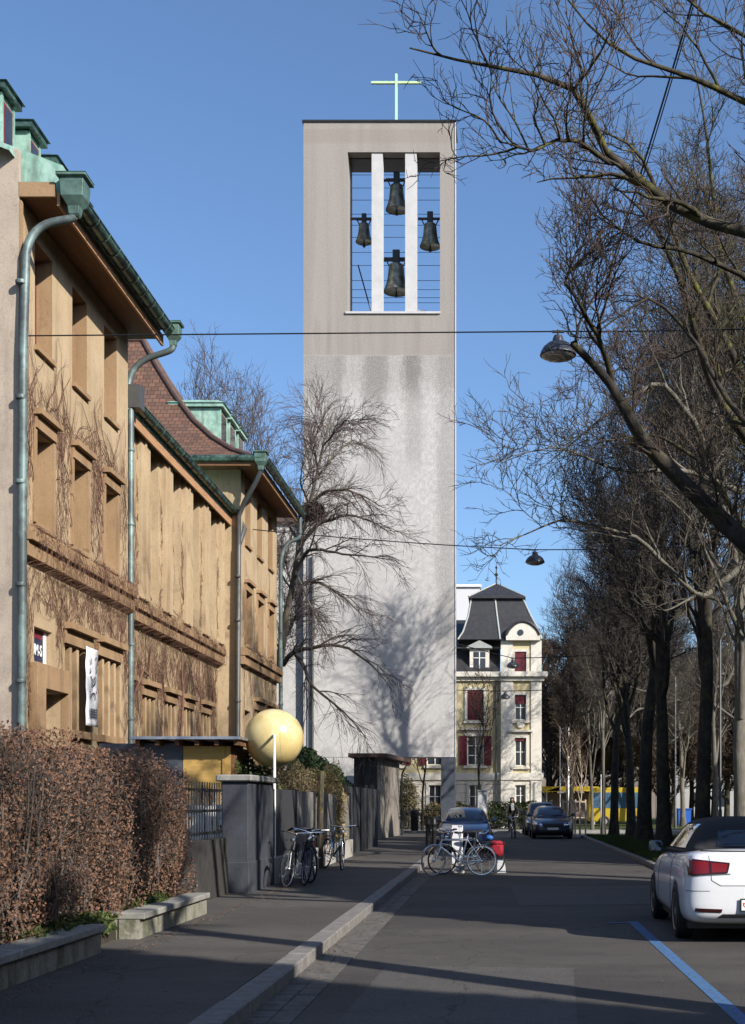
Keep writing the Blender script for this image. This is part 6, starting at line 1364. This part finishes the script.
# ================================================================== BICYCLES
def bicycle(label, frame_c, steer=0, fender=None, bag=None, rack=True, step=False, tyre=M['rubber'], rimm=None, child=None):
    t = thing('bicycle', label, 'bicycle'); r = .335; wbx = 1.06
    fc = simple('bicycle frame paint '+label[:12], frame_c, .3, .2, coat=.5); rimm = rimm or M['chrome']
    def mkwheel(cx, Mx=None):
        a = MB().torus((cx, 0, r), r-.030, .011, 40, 6); a.lathe([(.018, -.045), (.028, -.03), (.018, -.02), (.018, .02), (.028, .03), (.018, .045)], (cx, 0, r), 10, 'y')
        for k in range(20):
            an = 2*math.pi*k/20; a.tube([(cx+.02*math.cos(an+.5), .025*(-1)**k, r+.02*math.sin(an+.5)), (cx+(r-.04)*math.cos(an), 0, r+(r-.04)*math.sin(an))], .0022, 3, False)
        b = MB().torus((cx, 0, r), r-.016, .0165, 40, 8)
        if Mx: a.xf(Mx); b.xf(Mx)
        o = a.build('wheel', rimm, t, smooth=True); b.build('tyre', tyre, o, smooth=True)
        return o
    seat = Vector((.30, 0, .86)); bbk = Vector((.44, 0, .29)); head = Vector((.86, 0, .80)); hl = Vector((.90, 0, .64)); rear = Vector((0, 0, r)); front = Vector((wbx, 0, r))
    f = MB(); f.tube([seat, bbk], .017, 8)
    if step: f.tube([bbk, (.66, 0, .33), (.80, 0, .52), hl], .021, 8); f.tube([bbk+Vector((0, 0, .14)), (.62, 0, .46), (.78, 0, .62), head-Vector((0, 0, .04))], .015, 8)
    else: f.tube([bbk, hl], .021, 8); f.tube([seat-Vector((-.01, 0, .08)), head-Vector((0, 0, .02))], .017, 8)
    f.tube([head, hl], .023, 8)
    for s in (-1, 1): f.tube([rear+Vector((0, s*.055, 0)), bbk+Vector((-.05, s*.04, .0)), bbk], .010, 6); f.tube([rear+Vector((0, s*.055, 0)), seat-Vector((0, -s*.02, .08))], .009, 6)
    f.build('frame', fc, t, smooth=True)
    piv = Matrix.Translation(head) @ Matrix.Rotation(steer, 4, (head-hl).normalized()) @ Matrix.Translation(-head)
    k = MB()
    for s in (-1, 1): k.tube([front+Vector((0, s*.055, 0)), Vector((.955, s*.045, .55)), hl+Vector((.01, s*.03, -.02))], .012, 6)
    k.tube([hl, head, head+Vector((-.03, 0, .10))], .014, 8); k.xf(piv); k.build('fork', fc, t, smooth=True)
    mkwheel(0); mkwheel(wbx, piv)
    hb = MB(); c = head+Vector((-.02, 0, .16)); hb.tube([(c.x-.17, -.30, c.z), (c.x-.05, -.27, c.z+.02), (c.x+.04, -.10, c.z), (c.x+.05, 0, c.z-.02), (c.x+.04, .10, c.z), (c.x-.05, .27, c.z+.02), (c.x-.17, .30, c.z)], .012, 8); hb.tube([head, c+Vector((.04, 0, -.02))], .015, 8); hb.xf(piv)
    ho = hb.build('handlebar', M['chrome'], t, smooth=True)
    gr = MB(); 
    for s in (-1, 1): gr.tube([(c.x-.19, s*.305, c.z-.002), (c.x-.09, s*.285, c.z+.01)], .018, 8)
    gr.tube([(c.x+.02, .14, c.z-.02), (c.x+.08, .16, c.z-.03)], .02, 6); gr.xf(piv); gr.build('grips', M['rubber'], ho)
    l = MB(); l.lathe([(.01, 0), (.035, .03), (.04, .07), (.03, .075)], (c.x+.08, 0, c.z-.13), 12, 'x'); l.xf(piv); l.build('front_lamp', M['chrome'], t, smooth=True)
    sd = MB(); n_ = 10; vs = []
    for i in range(n_+1):
        x = -.14+.28*i/n_; w_ = .085*(1-(i/n_)**1.3*.78)*(.75 if i == 0 else 1); vs += [(seat.x+x-.02, -w_, seat.z+.085), (seat.x+x-.02, -w_*.6, seat.z+.12), (seat.x+x-.02, w_*.6, seat.z+.12), (seat.x+x-.02, w_, seat.z+.085)]
    sd.add(vs, [(i*4+j, i*4+(j+1) % 4, i*4+4+(j+1) % 4, i*4+4+j) for i in range(n_) for j in range(4)]+[(0, 1, 2, 3), (n_*4, n_*4+1, n_*4+2, n_*4+3)]); sd.build('saddle', M['rubber'], t, smooth=True)
    MB().tube([seat-Vector((0, 0, .05)), seat+Vector((-.01, 0, .10))], .013, 8).build('seat_post', M['chrome'], t)
    cr = MB(); cr.torus(bbk, .085, .006, 24, 5); cr.lathe([(.02, -.07), (.02, .07)], bbk, 10, 'y'); cr.tube([bbk+Vector((0, -.07, 0)), bbk+Vector((.10, -.08, -.13))], .009, 6); cr.tube([bbk+Vector((0, .07, 0)), bbk+Vector((-.10, .08, .13))], .009, 6)
    for s in (-1, 1): cr.box(bbk.x-s*.10-.045, bbk.x-s*.10+.045, min(s*.09, s*.17), max(s*.09, s*.17), bbk.z+s*.13-.012, bbk.z+s*.13+.012)
    co_ = cr.build('crank', M['alu'], t); ch = MB(); ch.tube([bbk+Vector((0, -.045, .085)), rear+Vector((0, -.045, .035))], .006, 4); ch.tube([bbk+Vector((0, -.045, -.085)), rear+Vector((0, -.045, -.035))], .006, 4); ch.torus(rear+Vector((0, -.045, 0)), .035, .007, 14, 4); ch.build('chain', M['iron'], co_)
    fm_ = fender or M['chrome']
    for (cx, a0, a1, Mx) in ((0, 20, 190, None), (wbx, 35, 150, piv)):
        q = MB(); vs = []; n2 = 18
        for i in range(n2+1):
            a = R(a0+(a1-a0)*i/n2); 
            for (dy, dr) in ((-.028, .012), (0, .024), (.028, .012)): vs.append((cx+(r+dr)*math.cos(a), dy, r+(r+dr)*math.sin(a)))
        q.add(vs, [(i*3+j, i*3+j+1, i*3+4+j, i*3+3+j) for i in range(n2) for j in range(2)])
        if Mx: q.xf(Mx)
        q.build('mudguard', fm_, t, smooth=True)
    if rack:
        q = MB()
        for s in (-1, 1): q.tube([(-.30, s*.055, .72), (.20, s*.055, .74)], .007, 5); q.tube([(0, s*.06, r), (-.08, s*.06, .72)], .006, 5); q.tube([(0, s*.06, r), (.06, s*.06, .73)], .006, 5)
        for x in (-.30, -.15, 0, .15): q.tube([(x, -.055, .725), (x, .055, .725)], .006, 5)
        q.build('rack', M['iron'], t)
        MB().box(-.33, -.31, -.03, .03, .64, .70).build('rear_lamp', M['lens_red'], t)
    if bag:
        q = MB(); q.bbox(-.29, .01, .07, .23, .40, .73, .075); bo_ = q.build('pannier', bag, t, smooth=True); MB().bbox(-.28, .0, .075, .235, .66, .76, .045).build('pannier_flap', bag, bo_, smooth=True)
    if child:
        MB().bbox(-.07, .10, -.09, .09, .76, .87, .045).build('luggage_box', child, t, smooth=True)
    return t
def lean(t, loc, heading, tilt):
    t.rotation_mode = 'XYZ'; Mx = Matrix.Translation(loc) @ Matrix.Rotation(heading, 4, 'Z') @ Matrix.Rotation(tilt, 4, 'X'); t.matrix_world = Mx
    t.location = Mx.to_translation(); t.rotation_euler = Mx.to_euler()
redbag = simple('red pannier fabric', (.24, .008, .02), .8, bump=.3)
grey_tyre = simple('pale grey tyre wall', (.30, .29, .27), .6)
b1 = bicycle('silver bicycle with pale tyres leaning on the white marker board, front wheel turned', (.72, .72, .74), R(42), step=False, tyre=grey_tyre)
lean(b1, (-.40, 28.15, 0), R(180), R(6))
b2 = bicycle('dark bicycle with a red pannier and blue box behind the silver one', (.05, .055, .065), R(15), bag=redbag, child=simple('blue carrier box', (.03, .12, .36), .5))
lean(b2, (-.22, 28.75, 0), R(182), R(-3))
b3 = bicycle('black bicycle standing alone against the concrete fence base, bright front wheel towards the road', (.03, .03, .032), R(-30)); lean(b3, (-3.92, 28.35, .115), R(-78)+R(180)-R(180)+R(0), R(-8))
b3.rotation_euler = (R(-6), 0, 0)
Mx = Matrix.Translation((-3.95, 29.3, .115)) @ Matrix.Rotation(R(-62), 4, 'Z') @ Matrix.Rotation(R(-8), 4, 'X'); b3.location = Mx.to_translation(); b3.rotation_euler = Mx.to_euler()
for i, (x, y, h, c, l) in enumerate(((-3.80, 22.55, -84, (.02, .025, .035), 'dark bicycle parked nearest the grey pier, first of the huddled group'), (-3.66, 23.2, -80, (.03, .04, .075), 'navy bicycle in the middle of the huddled group beside the grey pier'), (-3.55, 24.0, -86, (.02, .02, .024), 'black bicycle on the road side of the huddled group'), (-3.80, 24.8, -82, (.06, .065, .07), 'grey bicycle farthest from the pier in the huddled group'))):
    b = bicycle(l, c, R((-18, 12, 25, -10)[i]), step=i % 2 == 0, fender=M['iron'], rimm=M['alu']); lean(b, (x, y+.9, .115), R(h), R((-10, -6, 5, -8)[i]))
b7 = bicycle('bicycle parked by the garden railing, seen under the bell tower', (.05, .05, .05), R(10)); lean(b7, (-5.6, 69.0, .12), R(15), R(3))
b8 = bicycle('bicycle ridden by the cyclist in dark clothing, seen head on', (.03, .03, .035), R(0)); lean(b8, (.55, 58.6, 0), R(-92), R(0))
# ================================================================== CYCLIST
def skin_body(name, joints, edges, mat, parent, root=0, sub=2):
    me = bpy.data.meshes.new(name); me.from_pydata([j[:3] for j in joints], edges, []); o = link_mesh(name, me, None, None); 
    sk = o.modifiers.new('k', 'SKIN'); sk.use_smooth_shade = True
    for i, j in enumerate(joints): me.skin_vertices[0].data[i].radius = (j[3], j[4] if len(j) > 4 else j[3])
    me.skin_vertices[0].data[root].use_root = True
    ss = o.modifiers.new('s', 'SUBSURF'); ss.levels = sub; ss.render_levels = sub
    dg = bpy.context.evaluated_depsgraph_get(); m2 = bpy.data.meshes.new_from_object(o.evaluated_get(dg)); bpy.data.objects.remove(o)
    m2.materials.clear(); m2.materials.append(mat); m2.shade_smooth(); o = bpy.data.objects.new(name, m2); col.objects.link(o); o.parent = parent; return o
# local axes: x to the rider's side, -y towards the viewer, z up; sits on the saddle of b8
ps = thing('person', 'cyclist in dark coat and grey scarf riding towards the viewer', 'person')
coat = simple('dark coat cloth', (.016, .017, .02), .9, var=.3, bump=.3)
skinm = simple('skin', (.28, .17, .12), .55, var=.05)
J = [(0, .0, 1.0, .15, .12), (0, -.03, 1.15, .15, .11), (0, -.10, 1.32, .175, .12), (0, -.14, 1.44, .13, .09), (0, -.17, 1.52, .055), (0, -.19, 1.585, .05),
     (.17, -.14, 1.44, .065), (.27, -.26, 1.22, .05), (.27, -.50, 1.06, .035), (-.17, -.14, 1.44, .065), (-.27, -.26, 1.22, .05), (-.27, -.50, 1.06, .035),
     (.10, -.02, .96, .10), (.13, -.36, .78, .075), (.13, -.24, .42, .055), (.13, -.20, .14, .04), (-.10, -.02, .96, .10), (-.13, -.30, .62, .075), (-.13, -.10, .48, .055), (-.13, -.08, .38, .04), (.13, -.34, .09, .032), (-.13, -.20, .335, .032)]
E = [(0, 1), (1, 2), (2, 3), (3, 4), (4, 5), (3, 6), (6, 7), (7, 8), (3, 9), (9, 10), (10, 11), (0, 12), (12, 13), (13, 14), (14, 15), (0, 16), (16, 17), (17, 18), (18, 19), (15, 20), (19, 21)]
J[17] = (-.13, -.40, .88, .075); J[18] = (-.13, -.26, .62, .055); J[19] = (-.13, -.16, .42, .04); J[21] = (-.13, -.28, .36, .032)
skin_body('body', J, E, coat, ps)
hd = MB(); hd.lathe([(.01, -.125), (.045, -.12), (.065, -.08), (.078, -.02), (.082, .04), (.072, .09), (.04, .12), (.005, .128)], (0, -.20, 1.70), 18); hd.lathe([(.018, -.06), (.012, -.03), (.004, .0)], (0, -.295, 1.70), 8, 'z')
for s in (-1, 1): hd.lathe([(.004, -.03), (.014, -.01), (.014, .015), (.004, .035)], (s*.083, -.19, 1.70), 8)
ho = hd.build('head', skinm, ps, smooth=True)
fe = MB()
for s in (-1, 1): fe.lathe([(.003, -.004), (.012, 0), (.003, .004)], (s*.03, -.278, 1.715), 8, 'y')
fe.box(-.022, .022, -.279, -.272, 1.643, 1.650); fe.build('face_features', simple('dark features', (.05, .02, .02), .5), ho)
hr_ = MB(); hr_.lathe([(.092, -.10), (.100, -.02), (.098, .08), (.06, .128), (.005, .145)], (0, -.178, 1.705), 16); hr_.build('hair', simple('dark hair', (.015, .011, .009), .7), ps, smooth=True)
sc_ = MB(); sc_.lathe([(.06, -.04), (.085, -.02), (.09, .02), (.06, .05)], (0, -.175, 1.52), 14); sc_.prism([(-.06, -.285, 1.50), (.07, -.285, 1.50), (.10, -.285, 1.27), (-.02, -.285, 1.24)], (0, .03, 0)); sc_.build('scarf', simple('grey scarf', (.28, .28, .27), .9), ps)
for s in (-1, 1):     # hands: palm, four fingers and a thumb closed round the grips
    c = Vector((s*.27, -.53, 1.05)); Jh = [(c.x, c.y+.03, c.z+.005, .028, .02), (c.x, c.y-.03, c.z+.01, .036, .017)]; Eh = [(0, 1)]
    for q, dx in enumerate((-.027, -.009, .009, .027)):
        b0 = len(Jh); ln = (.9, 1, .95, .8)[q]
        Jh += [(c.x+dx, c.y-.055, c.z+.01, .009), (c.x+dx, c.y-.075*ln, c.z-.015, .008), (c.x+dx, c.y-.058*ln, c.z-.038, .0075)]; Eh += [(1, b0), (b0, b0+1), (b0+1, b0+2)]
    b0 = len(Jh); Jh += [(c.x-s*.04, c.y-.005, c.z-.005, .010), (c.x-s*.045, c.y-.035, c.z-.03, .009)]; Eh += [(0, b0), (b0, b0+1)]
    skin_body('hand', Jh, Eh, skinm, ps, 0, 1)
for (x, y, z) in ((.13, -.20, .09), (-.13, -.14, .37)):
    MB().bbox(x-.045, x+.045, y-.20, y+.06, z-.055, z+.02, .02).build('shoe', M['rubber'], ps, smooth=True)
ps.location = (.55, 58.28, .0); ps.rotation_euler = (0, 0, R(-2))
